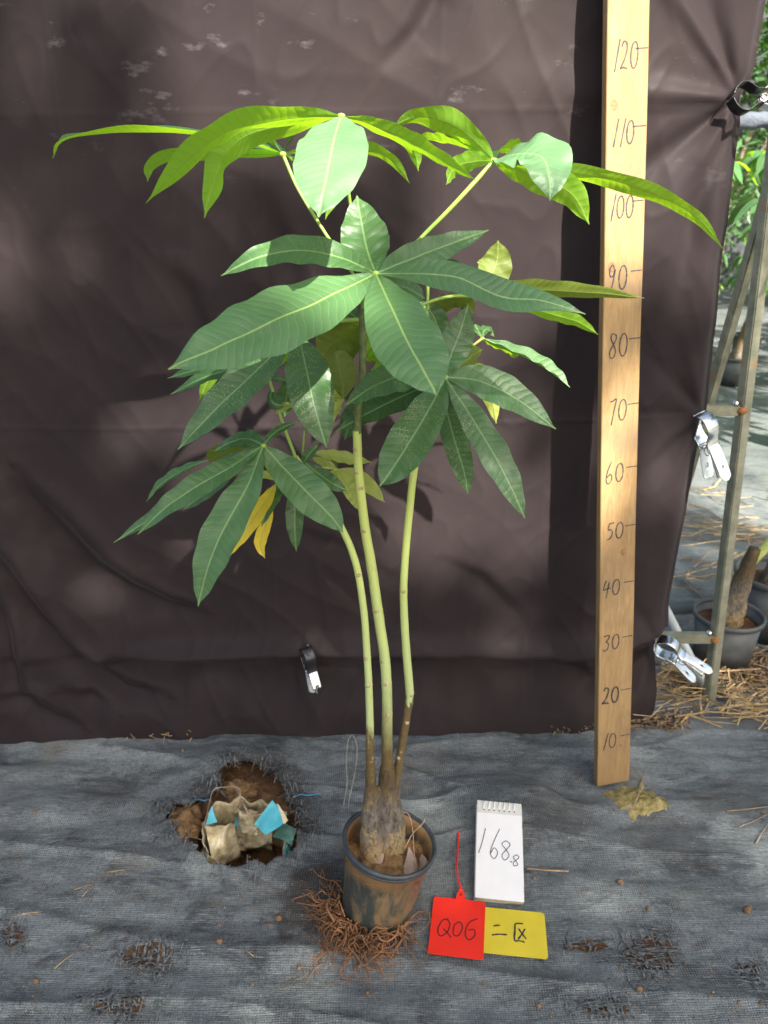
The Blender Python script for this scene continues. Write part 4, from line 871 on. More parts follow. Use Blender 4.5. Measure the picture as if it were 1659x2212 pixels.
# red tag
a, b_, c_ = G(924, 2060, .010), G(1048, 2075, .012), G(930, 1937, .012)
rm = quad_frame(a, b_, c_); RW, RH = (b_ - a).length * .97, (c_ - a).length
rt = thing('red_tag', 'red plastic tag reading Q06 with a long tie strap above it', 'tag', a)
card('tag_plate', rm, RW, RH, .0014, M['red'], rt, rad=.004)
rfr = lambda p, l: rm @ Vector((p.x, p.y, .0014 + l))
def rp(x, y): return ((x - 924) / 122 * RW, (2064 - y + (x - 924) * .09) / 126 * RH)
for st in ([rp(963, 1990), rp(949, 1994), rp(941, 2014), rp(948, 2028), rp(962, 2020), rp(967, 2002), rp(960, 1991)], [rp(953, 2012), rp(962, 2020), rp(972, 2031)],
           [rp(985, 1997), rp(977, 2005), rp(977, 2024), rp(988, 2026), rp(996, 2010), rp(992, 1998), rp(985, 1997)], [rp(1029, 1988), rp(1010, 1998), rp(1003, 2022), rp(1012, 2035), rp(1024, 2026), rp(1023, 2013), rp(1010, 2014)]):
    obj('written_digit', ribbon(st, .0017, rfr, .0004, 5), M['ink_soft'], rt, smooth_=False)
nk = [rp(976, 1945), rp(978, 1932), rp(983, 1921), rp(990, 1921), rp(996, 1933), rp(999, 1947)]
V = [rm @ Vector((x, y, .0030)) for x, y in nk] + [rm @ Vector((x, y, 0)) for x, y in nk]; obj('strap_lock', (V, [tuple(range(6))[::-1], tuple(range(6, 12))] + [(i, 6 + i, 6 + (i + 1) % 6, (i + 1) % 6) for i in range(6)]), M['red'], rt, smooth_=False)
obj('lock_hole', ([rm @ Vector((*rp(987 + 2.2 * math.cos(q), 1935 + 3 * math.sin(q)), .0033)) for q in [k * .785 for k in range(8)]], [tuple(range(8))]), M['ink_soft'], rt, smooth_=False)
obj('tie_strap', tube([rm @ Vector((*rp(987, 1925), .0018)), G(987, 1880, .013), G(989, 1830, .014), G(991, 1790, .016)], [.0022, .0013, .0015, .0013, .0022], 8, n=24, rough=.25), M['red'], rt)

# ------------------------------------------------------------------ torn grow bag in the hole
bagc = G(530, 1810, .0); bagc.z = -.07
bag = thing('torn_grow_bag', 'torn grow bag with turquoise flaps standing in a hole in the mat', 'grow bag', bagc)
def bag_wall(a0, a1, zt, r0, mat, name, n=46, m=12, seed=1.0, z0=-.07):
    V, F = [], []
    for i in range(n + 1):
        a = R(lerp(a0, a1, i / n)); top = poly_at(zt, i / n) + .003 * N3(i * .8, seed)
        for j in range(m + 1):
            tt = j / m; z = lerp(z0, top, tt); r = r0 * (1 + .12 * N3(math.cos(a) * 3.2, math.sin(a) * 3.2 + seed, tt * 2.2) + .07 * N3(a * 9, tt * 7, seed) - .10 * abs(N3(a * 5, tt * 6, seed + 3))) * (1 - .12 * tt)
            V.append((bagc.x + r * math.cos(a), bagc.y + r * .82 * math.sin(a), z))
    for i in range(n):
        for j in range(m): q = i * (m + 1) + j; F.append((q, q + m + 1, q + m + 2, q + 1))
    o = obj(name, (V, F), mat, bag); sd = o.modifiers.new('thickness', 'SOLIDIFY'); sd.thickness = .0012; return o
bag_wall(10, 215, [(0, .03), (.1, .034), (.2, .018), (.3, .034), (.38, .022), (.46, .040), (.55, .032), (.62, .044), (.72, .034), (.85, .022), (1, .004)], .080, M['bag'], 'bag_wall')
bag_wall(215, 262, [(0, .0), (.3, -.004), (1, -.05)], .080, M['bag'], 'bag_wall', n=14, seed=4)
bag_wall(300, 372, [(0, -.055), (.3, -.03), (.6, .0), (1, .02)], .082, M['bag'], 'bag_wall', n=18, seed=7)
bag_wall(322, 352, [(0, -.03), (.5, -.006), (1, .0)], .086, M['turq'], 'turquoise_side', n=10, seed=7)
def flap(pts, mat, name='bag_flap', n=6):
    """triangle / quad flap between world corners, slightly crumpled"""
    A, B, Cc, D = pts; V, F = [], []
    for i in range(n + 1):
        for j in range(n + 1):
            p = A.lerp(B, i / n).lerp(D.lerp(Cc, i / n), j / n); V.append(p + Vector((0, -1, .3)) * (.007 * N3(p.x * 45, p.y * 60, p.z * 45)))
    for i in range(n):
        for j in range(n): q = i * (n + 1) + j; F.append((q, q + n + 1, q + n + 2, q + 1))
    o = obj(name, (V, F), mat, bag, smooth_=False); sd = o.modifiers.new('thickness', 'SOLIDIFY'); sd.thickness = .001; return o
flap([P(444, 1783, .962), P(468, 1778, .960), P(459, 1742, .975), P(456, 1743, .975)], M['turq'])
flap([P(548, 1782, .975), P(575, 1804, .955), P(597, 1745, .985), P(588, 1728, .995)], M['turq'])
flap([P(575, 1804, .955), P(615, 1776, .965), P(600, 1742, .985), P(594, 1738, .99)], M['turq'])
flap([P(613, 1778, .963), P(622, 1772, .966), P(602, 1740, .986), P(597, 1736, .989)], M['paper_old'])
flap([P(505, 1785, 1.03), P(520, 1790, 1.03), P(516, 1765, 1.035), P(510, 1768, 1.035)], M['turq'])
flap([P(588, 1808, .955), P(630, 1826, .950), P(640, 1790, .970), P(612, 1778, .963)], simple('bag_green_shade', (.03, .10, .08), .5, .3, 50))
def sheet(poly, mat, n=14, name='bag_wall', amp=.006, bulge=.01):
    A, B, Cc, D = poly; V, F = [], []
    for i in range(n + 1):
        for j in range(n + 1):
            p = A.lerp(B, i / n).lerp(D.lerp(Cc, i / n), j / n); e = math.sin(math.pi * i / n) * math.sin(math.pi * j / n)
            V.append(p + Vector((0, -1, .2)) * (bulge * e) + Vector((.4, -1, .3)) * (amp * N3(p.x * 45, p.y * 45, p.z * 60) + amp * .6 * abs(N3(p.x * 90, p.z * 90, 4))) + Vector((0, 0, .006 * N3(p.x * 80, 1, 2) if j == n else 0)))
    for i in range(n):
        for j in range(n): q = i * (n + 1) + j; F.append((q, q + n + 1, q + n + 2, q + 1))
    o = obj(name, (V, F), mat, bag); sd = o.modifiers.new('thickness', 'SOLIDIFY'); sd.thickness = .0012; return o
sheet([P(462, 1878, .952), P(522, 1852, .985), P(506, 1780, 1.0), P(443, 1784, .965)], M['bag'], 20, amp=.004)
sheet([P(508, 1830, 1.02), P(585, 1838, 1.02), P(585, 1758, 1.05), P(500, 1742, 1.055)], M['bag'], 22, amp=.016)
sheet([P(520, 1800, 1.005), P(556, 1806, 1.0), P(560, 1752, 1.03), P(512, 1744, 1.035)], M['bag'], 18, amp=.014, name='crumpled_fold')
tag(obj('wire_loop', tube([P(442, 1788, .955), G(452, 1735, .03), G(462, 1706, .05), G(490, 1700, .052), G(513, 1701, .05), G(520, 1715, .04), G(517, 1750, .02), P(512, 1830, .99)], [.0009], 6, n=40), M['twig']), 'thin bent dry stalk arching over the turquoise torn bag', 'dry stalk')
tag(obj('dry_root', tube([G(497, 1690, .02), G(515, 1710, .03), G(530, 1745, .03), G(545, 1762, .022), G(575, 1755, .02)], [.0022, .0012], 6, n=20, rough=.3), M['twig']), 'brown branching root over the back edge of the hole', 'root')
tag(obj('wire_hoop', tube([G(742, 1740, .006), G(750, 1690, .03), P(748, 1650, 1.10), P(752, 1600, 1.11), P(763, 1590, 1.11), P(771, 1615, 1.11), P(768, 1660, 1.10), G(752, 1738, .006)], [.0009], 6, n=48), M['wire']), 'thin grey wire hoop standing in the mat left of the stems', 'wire')
def lump(c, r, seed):
    bm = bmesh.new(); bmesh.ops.create_icosphere(bm, subdivisions=4, radius=1)
    for v in bm.verts: n = v.co.normalized(); k = 1 + .45 * N3(n.x * 2 + seed, n.y * 2, n.z * 2) + .22 * N3(n.x * 7, n.y * 7 + seed, n.z * 7) + .10 * N3(n.x * 19, n.y * 19 + seed, n.z * 19); v.co = Vector((n.x * r[0], n.y * r[1], n.z * r[2])) * k + c
    bm.verts.index_update(); o = ([v.co.copy() for v in bm.verts], [tuple(v.index for v in f.verts) for f in bm.faces]); bm.free(); return o
tag(obj('clod', lump(G(398, 1782, -.004), (.030, .036, .018), 1), M['soil_light']), 'rough brown lump of soil on the left edge of the torn hole', 'clod')
tag(obj('clod', lump(G(520, 1712, -.008), (.034, .026, .018), 5), M['soil_light']), 'rough heap of orange soil at the back of the torn hole', 'clod')

# frayed woven tape round the hole and in worn patches
rnd = random.Random(5)
def tape(p, ang, L, wd, lift, bendz=.0):
    d = Vector((math.cos(ang), math.sin(ang), 0)); s = Vector((-d.y, d.x, 0)) * wd / 2; V = []
    for k in range(4):
        q = p + d * L * (k / 3 - .5); z = matz(q.x, q.y) + lift + bendz * math.sin(k) + .0012; V += [Vector((q.x, q.y, z)) + s, Vector((q.x, q.y, z)) - s]
    return V, [(0, 1, 3, 2), (2, 3, 5, 4), (4, 5, 7, 6)]
worn = [(1331, 1478, 2000, 2130, 230), (1586, 1650, 2079, 2141, 90), (1254, 1370, 2168, 2212, 110), (241, 392, 2040, 2109, 150), (0, 60, 1995, 2060, 70), (173, 338, 2145, 2205, 170), (1200, 1330, 2025, 2060, 40)]
frp = []; dark = []
for x0, x1, y0, y1, cntt in worn:
    cx, cy = (x0 + x1) / 2, (y0 + y1) / 2
    c = G(cx, cy); ring = [Vector((q.x, q.y, matz(q.x, q.y) + .0012)) for q in [G(cx + (x1 - x0) * .36 * math.cos(a) * (1 + .4 * N3(a * 2, cx)), cy + (y1 - y0) * .34 * math.sin(a) * (1 + .4 * N3(a * 2, cy))) for a in [k * .2618 for k in range(24)]]]
    cc = Vector((c.x, c.y, matz(c.x, c.y) + .0012)); dark.append(([cc] + ring, [(0, i + 1, (i + 1) % 24 + 1) for i in range(24)]))
    for k in range(int(cntt * .6)):
        x, y = rnd.gauss(cx, (x1 - x0) * .30), rnd.gauss(cy, (y1 - y0) * .30); a = (0 if rnd.random() < .55 else math.pi / 2) + rnd.gauss(0, .12 if rnd.random() < .75 else .7)
        frp.append(tape(G(x, y), a, rnd.uniform(.010, .035), rnd.uniform(.0012, .0024), rnd.uniform(.001, .004), rnd.uniform(0, .002)))
for k in range(330):                                        # round the hole
    i = rnd.randrange(len(HOLE)); q = HOLE[i].lerp(HOLE[(i + 1) % len(HOLE)], rnd.random())
    if q.y < .97 and rnd.random() < .8: continue
    o_ = Vector((q.x - hcx, q.y - hcy, 0)).normalized(); q = q + o_ * rnd.uniform(-.008, .045); frp.append(tape(q, (0 if rnd.random() < .35 else math.pi / 2) + rnd.gauss(0, .35), rnd.uniform(.012, .04), rnd.uniform(.001, .0022), rnd.uniform(.001, .006), rnd.uniform(0, .004)))
obj('frayed_tape', join(*frp), M['tape'], mat_o, smooth_=False)['kind'] = 'stuff'
obj('soil_patch', join(*dark), M['soil'], mat_o, smooth_=False)['kind'] = 'stuff'
for pl, lb in (([(634, 1722), (650, 1716), (664, 1718), (692, 1714)], 1), ([(424, 1724), (438, 1729), (452, 1727)], 2)):
    obj('blue_thread', tube([G(x, y, matz(G(x, y).x, G(x, y).y) + .002) for x, y in pl], [.0012], 5, n=18, rough=.5), M['blue_string'], mat_o)
# crumbs of soil and chaff
cr = []
for k in range(260):
    if k < 26: x, y = rnd.choice([(1560, 1915), (1595, 1955), (1185, 1870), (1350, 1955), (600, 1990), (300, 2100), (1340, 2105), (1270, 1820), (1430, 1790), (760, 1680)]); x += rnd.gauss(0, 18); y += rnd.gauss(0, 10)
    else: x, y = rnd.uniform(0, 1659), rnd.uniform(1600, 2210)
    g = G(x, y); r = abs(rnd.gauss(0, .0011)) + .0005; 
    if k % 41 == 0: r *= 2.2
    z = matz(g.x, g.y); m4 = Matrix.Translation((g.x, g.y, z + r * .5)); V, F = lathe([(.0001, -r), (r * .9, -r * .4), (r, r * .3), (.0001, r * .9)], m4, 6, .5, k); cr.append((V, F))
tag(obj('soil_crumbs', join(*cr), M['crumb'], base=(0, 1, 0), smooth_=False), kind='stuff', label='small orange brown crumbs of soil strewn over the weed mat', cat='soil crumbs')
def straw_piece(pl, label, r=.0009, mat='straw', nm='straw', cat='straw', h=.003):
    tag(obj(nm, tube([G(x, y, matz(G(x, y).x, G(x, y).y) + h) for x, y in pl], [r, r * .7], 5), M[mat], None), label, cat)
straw_piece([(160, 1922), (202, 1909), (177, 1938)], 'pale bent straw in a V shape on the mat left of the hole')
straw_piece([(232, 1884), (270, 1879)], 'short pale straw just left below the torn hole')
straw_piece([(38, 1965), (46, 1974), (92, 1969)], 'pale hooked straw on the mat near the left edge')
straw_piece([(118, 2092), (140, 2073), (158, 2061)], 'slanting straw on the mat in the lower left')
straw_piece([(530, 2051), (548, 2066)], 'tiny pale straw between the hole and the roots, lower down')
straw_piece([(1570, 1752), (1605, 1749), (1662, 1742)], 'upper of the two thin pale twigs at the right edge', .0011, 'twig', 'twig', 'twig')
straw_piece([(1596, 1786), (1625, 1775), (1662, 1757)], 'lower of the two thin pale twigs at the right edge', .0010, 'twig', 'twig', 'twig')
straw_piece([(1633, 1822), (1648, 1796), (1662, 1775)], 'steep thin twig at the right edge below the other twigs', .0010, 'twig', 'twig', 'twig')
straw_piece([(1138, 1876), (1180, 1880), (1228, 1882)], 'straight brown stick right of the white notepad', .0018, 'twig', 'stick', 'stick')
straw_piece([(1368, 1742), (1385, 1705), (1392, 1668)], 'thin curved grey stalk leaning over the moss by the board', .0013, 'twig', 'dry_stalk', 'dry stalk', .02)
for (x, y, lb) in ((598, 2000, 'orange stone left of the roots'),): pass
def crumb_thing(x, y, r, nm, lb, cat, mat='crumb'):
    g = G(x, y); z = matz(g.x, g.y); m4 = Matrix.Translation((g.x, g.y, z + r * .6)); tag(obj(nm, lathe([(.0001, -r), (r * .7, -r * .7), (r, -r * .1), (r * .8, r * .5), (.0001, r * .8)], m4, 12, .45, x), M[mat]), lb, cat)
crumb_thing(602, 1990, .0052, 'clod', 'rounded brown clod halfway between the hole and the root mass', 'clod')
crumb_thing(77, 2119, .0042, 'pebble', 'small round tan pebble in the lower left corner', 'pebble')
crumb_thing(476, 2050, .0048, 'clod', 'orange clod on the mat below the torn hole', 'clod')
crumb_thing(1337, 1921, .0048, 'clod', 'round brown clod right of the notepad', 'clod')
crumb_thing(1378, 2154, .0045, 'clod', 'brown clod beneath the frayed patch at lower right', 'clod')
crumb_thing(1611, 1975, .0062, 'clod', 'brown clod near the right edge above the frayed hole', 'clod')
# chaff lines at the curtain foot
rnd = random.Random(21)
def straw_heap(name, n, fn, mat, label, cat, Lr=(.03, .09), r=.0007, zr=.012):
    parts = []
    for k in range(n):
        x, y = fn(); g = G(x, y); a = rnd.uniform(0, math.pi); L = rnd.uniform(*Lr); d = Vector((math.cos(a), math.sin(a) * .8, rnd.gauss(0, .15))); p = Vector((g.x, g.y, matz(g.x, g.y) + rnd.uniform(.001, zr)))
        a2 = a + rnd.gauss(0, .5); pts = [p - d * L / 2, p, p + Vector((math.cos(a2), math.sin(a2) * .8, rnd.gauss(0, .15))) * L / 2]
        for q in pts: q.z = max(q.z, matz(q.x, q.y) + .001)
        parts.append(tube(pts, [r * rnd.uniform(.7, 1.4)], 3, cap=False))
    tag(obj(name, join(*parts), M[mat], smooth_=False), label, cat, kind='stuff')
straw_heap('dry_straw', 130, lambda: (rnd.gauss(1580, 80), rnd.gauss(1530, 38)), 'straw', 'yellow dry straw heaped round the foot of the trestle at right', 'straw', (.05, .16), .0011, .03)
straw_heap('dry_straw', 60, lambda: (rnd.gauss(1440, 45), rnd.gauss(1490, 22)), 'straw', 'dry straw strewn under the right corner of the cloth', 'straw', (.04, .12), .0009, .02)
straw_heap('plant_litter', 300, lambda: (rnd.uniform(1180, 1480), 1585 - max(0, (rnd.random() * 30)) + (0 if rnd.random() < .7 else 6)), 'mulch', 'brown plant litter along the lower right hem of the cloth', 'plant litter', (.01, .035), .0016, .012)
straw_heap('plant_litter', 500, lambda: (rnd.gauss(1600, 70), rnd.gauss(1455, 24)), 'mulch', 'brown litter around the grey pots at the right edge', 'plant litter', (.015, .05), .0016, .02)
straw_heap('dry_straw', 26, lambda: (rnd.uniform(265, 430), rnd.gauss(1588, 6)), 'straw', 'few dry stalks at the foot of the cloth on the left', 'straw', (.04, .10), .0009, .006)
straw_heap('dry_straw', 80, lambda: (rnd.uniform(1440, 1680), rnd.choice([1090, 1150, 1165, 1240]) + rnd.gauss(0, 16)), 'straw', 'dry stalks on the mat folds behind the trestle', 'straw', (.06, .22), .0013, .02)
# straw bundle with long bent stalks
for k in range(14):
    pass

# ------------------------------------------------------------------ clips
def clip(label, Jpt, L, O, scale=1.0, dark_upper=False, gap=1.0, group=None):
    L = L.normalized(); O = (O - L * O.dot(L)).normalized(); W = L.cross(O); m4 = Matrix((L, W, O)).transposed().to_4x4(); m4.translation = Jpt
    root = thing('metal_clip', label, 'clip', Jpt, 'metal clips holding the cloth')
    prof = [(0, .0012), (.002, .006), (.006, .0115), (.012, .016), (.020, .0175), (.028, .0145), (.034, .0105), (.040, .0085), (.046, .0085), (.052, .0098), (.060, .0120), (.070, .0140), (.080, .0155), (.092, .0170)]
    pp = spline([(a, b, 0) for a, b in prof], 46); nw = 8
    for sg in (1, -1):
        for part, lo, hi in (('jaw_plate', 0, 29), ('handle', 28, 41 if dark_upper and sg > 0 else 46)):
            V, F = [], []
            for i in range(lo, hi + 1):
                q = pp[i]; hw = .0100; 
                if part == 'handle': hw = .0086
                e = (q.x - .083) / .009
                if e > 0: hw *= math.sqrt(max(.03, 1 - e * e))
                for j in range(nw + 1):
                    y = (j / nw * 2 - 1) * hw; V.append(m4 @ (Vector((q.x, y, sg * (q.y * gap + .0015 - .10 * y * y / .01 + (.0006 if part == 'handle' else 0)))) * scale))
            for i in range(hi - lo):
                for j in range(nw):
                    if part == 'handle' and 11 <= i <= 12 and j in (3, 4): continue
                    q = i * (nw + 1) + j; F.append((q, q + 1, q + nw + 2, q + nw + 1))
            mt = (M['chrome'] if dark_upper and sg > 0 else M['bright']) if part == 'handle' else (M['blackmetal'] if dark_upper else M['chrome'])
            o = obj(part, (V, F), mt, root); sd = o.modifiers.new('thickness', 'SOLIDIFY'); sd.thickness = .0011 * scale
    obj('pivot_pin', tube([m4 @ (Vector((.042, -.0115, 0)) * scale), m4 @ (Vector((.042, .0115, 0)) * scale)], [.0018 * scale], 10), M['chrome'], root)
    sp = [m4 @ (Vector((.050 + .0050 * math.cos(a), -.008 + .0004 * k, .0050 * math.sin(a))) * scale) for k, a in [(k, k * .5) for k in range(40)]]
    obj('spring', tube(sp, [.0008 * scale], 5), M['chrome'], root)
    obj('screw', tube([m4 @ (Vector((.047, 0, 0)) * scale), m4 @ (Vector((.088, 0, .001)) * scale)], [.0022 * scale], 10, n=20, rough=.2), M['chrome'], root)
    return root
j = P(1578, 212, 1.305); clip('large steel clip gripping the cloth at the upper right edge', j, Vector((1, .10, .02)), Vector((.03, .35, 1)), 1.05, True, 1.1)
j = P(1514, 893, 1.315); clip('bright steel clip hanging at the middle of the cloth right edge', j, P(1550, 1028, 1.30) - j, Vector((.42, -.9, .1)), 1.38, False, .8)
j = P(1420, 1382, 1.31); clip('steel clip at the lower right corner of the cloth near the straw', j, P(1514, 1456, 1.28) - j, Vector((.45, -.55, .75)), 1.25)
j = P(661, 1398, curtain_y(P(661, 1398, 1.24).x, P(661, 1398, 1.24).z) - .012); clip('dark steel clip pinching the low sag of the cloth left of the stems', j, P(686, 1506, 1.225) - j, Vector((.45, -.85, .0)), 1.08, True, .75)

# ------------------------------------------------------------------ trestle (galvanised A-frame) behind the cloth
A0 = G(1530, 1522); A1 = P(1664, 400, 1.44); dA = (A1 - A0); A2 = A0 + dA * (1.75 / dA.z)
trs = thing('trestle', 'galvanised square tube trestle standing at the right edge of the cloth', 'trestle', A0)
obj('leg', bar(A0, A2, .021, .021, Vector((1, .33, 0))), M['galv'], trs, smooth_=False)
J = A0 + dA * (1.02 / dA.z); K = G(1400, 1330); obj('leg', bar(K, J + (J - K) * .55, .019, .019, Vector((1, .33, 0))), M['galv'], trs, smooth_=False)
for py, xl in ((888, .25), (1381, .25)):
    r0 = None
    for k in range(400):
        q = A0 + (A2 - A0) * (k / 400)
        if proj(q).y < py: r0 = q; break
    o = obj('crossbar', bar(Vector((xl, r0.y + .005, r0.z)), r0 - Vector((.011, 0, 0)), .020, .020, Vector((0, 0, 1))), M['galv'], trs, smooth_=False)
    obj('bolt', tube([r0 + Vector((-.018, -.004, .008)), r0 + Vector((-.018, -.004, .018))], [.006, .005], 10), M['chrome'], trs)
    obj('weld', lathe([(.0001, -.008), (.010, -.005), (.012, .0), (.010, .006), (.0001, .008)], Matrix.Translation(r0 + Vector((-.006, -.005, 0))), 10, .3), M['rust'], trs)
Lb = Vector((-1.25, 1.36, 0)); obj('leg', bar(Lb, Lb + Vector((.02, .05, 1.75)), .022, .022), M['galv'], trs)
tag(obj('white_pipe', tube([G(1532, 1500, .010), P(1434, 1308, 1.50)], [.0095], 14), M['white_pipe']), 'slanting white plastic pipe behind the lower right clip', 'pipe')
tag(obj('black_pipe', tube([Vector((.45, 1.74, .02)), Vector((.66, 1.73, .02)), Vector((.80, 1.75, .02))], [.018], 16), M['black_pipe']), 'short black irrigation pipe on the ground behind the white pipe', 'pipe')
tag(obj('cut_board', box(Matrix.Translation(G(1425, 1452, .0)) @ Matrix.Rotation(R(-25), 4, 'Z'), .09, .03, .014, .002), M['paper_old'], smooth_=False), 'cream offcut of board lying behind the lower right clip', 'offcut')

# ------------------------------------------------------------------ plants behind
def hand(c, d, size, n, rnd, droop=.5):
    """one hand-shaped leaf; c hub, d heading"""
    out = []; ang0 = math.atan2(d.y, d.x)
    for k in range(n):
        a = ang0 + (k - (n - 1) / 2) * (5.2 / n) + rnd.gauss(0, .1); L = size * (1 - .25 * abs(k - (n - 1) / 2) / n * 2) * rnd.uniform(.85, 1.1)
        e = Vector((math.cos(a), math.sin(a), 0)); p1 = c + e * L * .5 + Vector((0, 0, L * .05)); p2 = c + e * L - Vector((0, 0, L * droop * rnd.uniform(.6, 1.3)))
        V, F, UV = leaf_mesh([c, p1, p2], None, (0, 0, 1), world_w=L * .17, n=7, m=1, fold=.2, seed=rnd.randrange(99)); out.append((V, F, UV))
    return out
def bg_tree(x, y, hgt, label, nh, seed, potr=.075, poth=.12, size=.2, mat='leaf_young', group=None, spread=.30, stem_x=0.0, lo=.45):
    rnd = random.Random(seed); root = thing('potted_tree', label, 'potted plant', (x, y, 0), group); bp = Vector((x, y, .004))
    p = obj('pot', lathe([(.0001, .003), (potr * .78, .003), (potr * .80, 0), (potr * .86, poth * .5), (potr * .93, poth * .93), (potr * .90, poth * .93), (potr * .78, .03)], Matrix.Translation(bp), 40), M['grey_pot'], root)
    obj('rim', lathe([(potr * .92, poth * .92), (potr, poth * .93), (potr * 1.01, poth), (potr * .97, poth * 1.03), (potr * .91, poth), (potr * .92, poth * .92)], Matrix.Translation(bp), 40), M['grey_pot'], p)
    obj('pot_soil', lathe([(.0001, poth * .82), (potr * .5, poth * .84), (potr * .9, poth * .8)], Matrix.Translation(bp), 24, .05), M['soil'], root)
    obj('trunk', tube([bp + Vector((0, 0, poth * .7)), bp + Vector((.004, 0, poth * 1.1)), bp + Vector((.018, 0, poth * 1.7)), bp + Vector((.03, 0, poth * 2.3))], [.034, .030, .020, .012], 14, n=12, rough=.25), M['bark'], root)
    tops = []
    for k in range(3):
        t_ = bp + Vector((stem_x + rnd.uniform(-.08, .12), rnd.uniform(-.07, .07), hgt * rnd.uniform(.75, 1))); tops.append(t_)
        obj('stem', tube([bp + Vector((.02, 0, poth * 1.9)), bp + Vector((.04 + stem_x * .5, 0, hgt * .45)), t_], [.010, .007, .005], 8, n=12), M['petiole_y'], root)
    V, F, UV = [], [], []
    for k in range(nh):
        t_ = rnd.choice(tops); c = t_ + Vector((rnd.gauss(0, spread * .5), rnd.gauss(0, spread * .5), 0)); c.z = hgt * rnd.uniform(lo, 1.08)
        for v, f, u in hand(c, (c - bp) if (c - bp).length else Vector((1, 0, 0)), size * rnd.uniform(.7, 1.1), 6, rnd):
            b = len(V); V += v; F += [tuple(q + b for q in g) for g in f]; UV += u
        tv, tf = tube([t_ - Vector((0, 0, .1)), (t_ + c) / 2, c], [.002], 4, cap=False); b = len(V); V += tv; F += [tuple(q + b for q in g) for g in tf]; UV += [(0, 0)] * len(tv)
    obj('crown', (V, F), M[mat], root, uv=UV); return root
pg = G(1578, 1462); bg_tree(pg.x, pg.y + .06, 1.0, 'grey pot with a swollen trunk money tree just behind the trestle leg', 9, 31, .077, .125, .16, 'leaf_mid', 'potted money trees in the nursery', .16, .20, .8)
bg_tree(.945, 1.66, 1.15, 'larger dark grey pot with a money tree cut off by the right edge', 9, 32, .095, .16, .17, 'leaf_mid', 'potted money trees in the nursery', .16, .16, .8)
rnd = random.Random(77); lab = ['potted money tree in the first row behind the cloth', 'potted money tree in the second nursery row', 'potted money tree in the rear nursery row']
for row, (yy, x0, x1, st) in enumerate(((3.2, 1.75, 3.0, .42), (4.3, 1.6, 3.8, .42), (5.4, 2.0, 4.6, .45))):
    x = x0; k = 0
    while x < x1:
        bg_tree(x + rnd.uniform(-.08, .08), yy + rnd.uniform(-.2, .2), rnd.uniform(1.1, 1.35), '%s, %s from the left' % (lab[row], ['first', 'second', 'third', 'fourth', 'fifth', 'sixth', 'seventh'][k]), 16, row * 20 + k, .1, .16, .2, rnd.choice(['leaf_young', 'leaf_mid', 'leaf_big']), 'potted money trees in the nursery', .34); x += st; k += 1
# taller trees beyond
def field_tree(x, y, hgt, rad, label, seed, n=1500, mat='leaf_big', ls=.12):
    rnd = random.Random(seed); root = thing('tree', label, 'tree', (x, y, -.2)); b = Vector((x, y, -.2)); cs = []
    obj('trunk', tube([b, b + Vector((.05, 0, hgt * .4)), b + Vector((0, .05, hgt * .8))], [.09, .06, .03], 10, n=8, rough=.2), M['tree_bark'], root)
    for k in range(9): cs.append(b + Vector((rnd.gauss(0, rad * .5), rnd.gauss(0, rad * .5), hgt * rnd.uniform(.35, 1))))
    for c in cs[:5]: obj('branch', tube([b + Vector((.03, 0, hgt * .35)), (b + c) / 2 + Vector((0, 0, hgt * .15)), c], [.035, .012], 6, n=6), M['tree_bark'], root)
    V, F, UV = [], [], []
    for k in range(n):
        c = rnd.choice(cs); p = c + Vector((rnd.gauss(0, 1), rnd.gauss(0, 1), rnd.gauss(0, .8))).normalized() * rad * .45 * rnd.random() ** .4
        d = Vector((rnd.gauss(0, 1), rnd.gauss(0, 1), rnd.gauss(-.3, .5))).normalized(); s = d.cross(Vector((rnd.gauss(0, .3), rnd.gauss(0, .3), 1))).normalized() * ls * .2; L = ls * rnd.uniform(.7, 1.4)
        q = len(V); V += [p, p + d * L * .5 + s, p + d * L, p + d * L * .5 - s]; F.append((q, q + 1, q + 2, q + 3)); UV += [(0, .01), (L / 2, .02), (L, .01), (L / 2, -.02)]
    obj('crown', (V, F), M[mat], root, uv=UV)
for k, (x, y, h_, r_) in enumerate([(2.9, 7.2, 3.0, 1.2), (4.2, 7.6, 3.4, 1.3), (5.6, 7.2, 3.0, 1.3), (1.4, 7.8, 3.4, 1.3), (-.2, 8.0, 3.2, 1.3), (-2, 7.8, 3.3, 1.3), (-4, 8, 3.3, 1.3), (7.2, 7.6, 3.4, 1.4)]):
    field_tree(x, y, h_, r_, ['light green leafy tree just right of the cloth, far behind', 'light green tree at the picture edge beyond the rows', 'leafy tree to the right beyond the frame', 'leafy tree hidden beyond the cloth, right of the middle', 'leafy tree hidden beyond the cloth, at the middle', 'leafy tree hidden beyond the cloth, left of the middle', 'leafy tree hidden beyond the cloth, far left', 'farthest right leafy tree beyond the frame'][k], 200 + k, 2600)
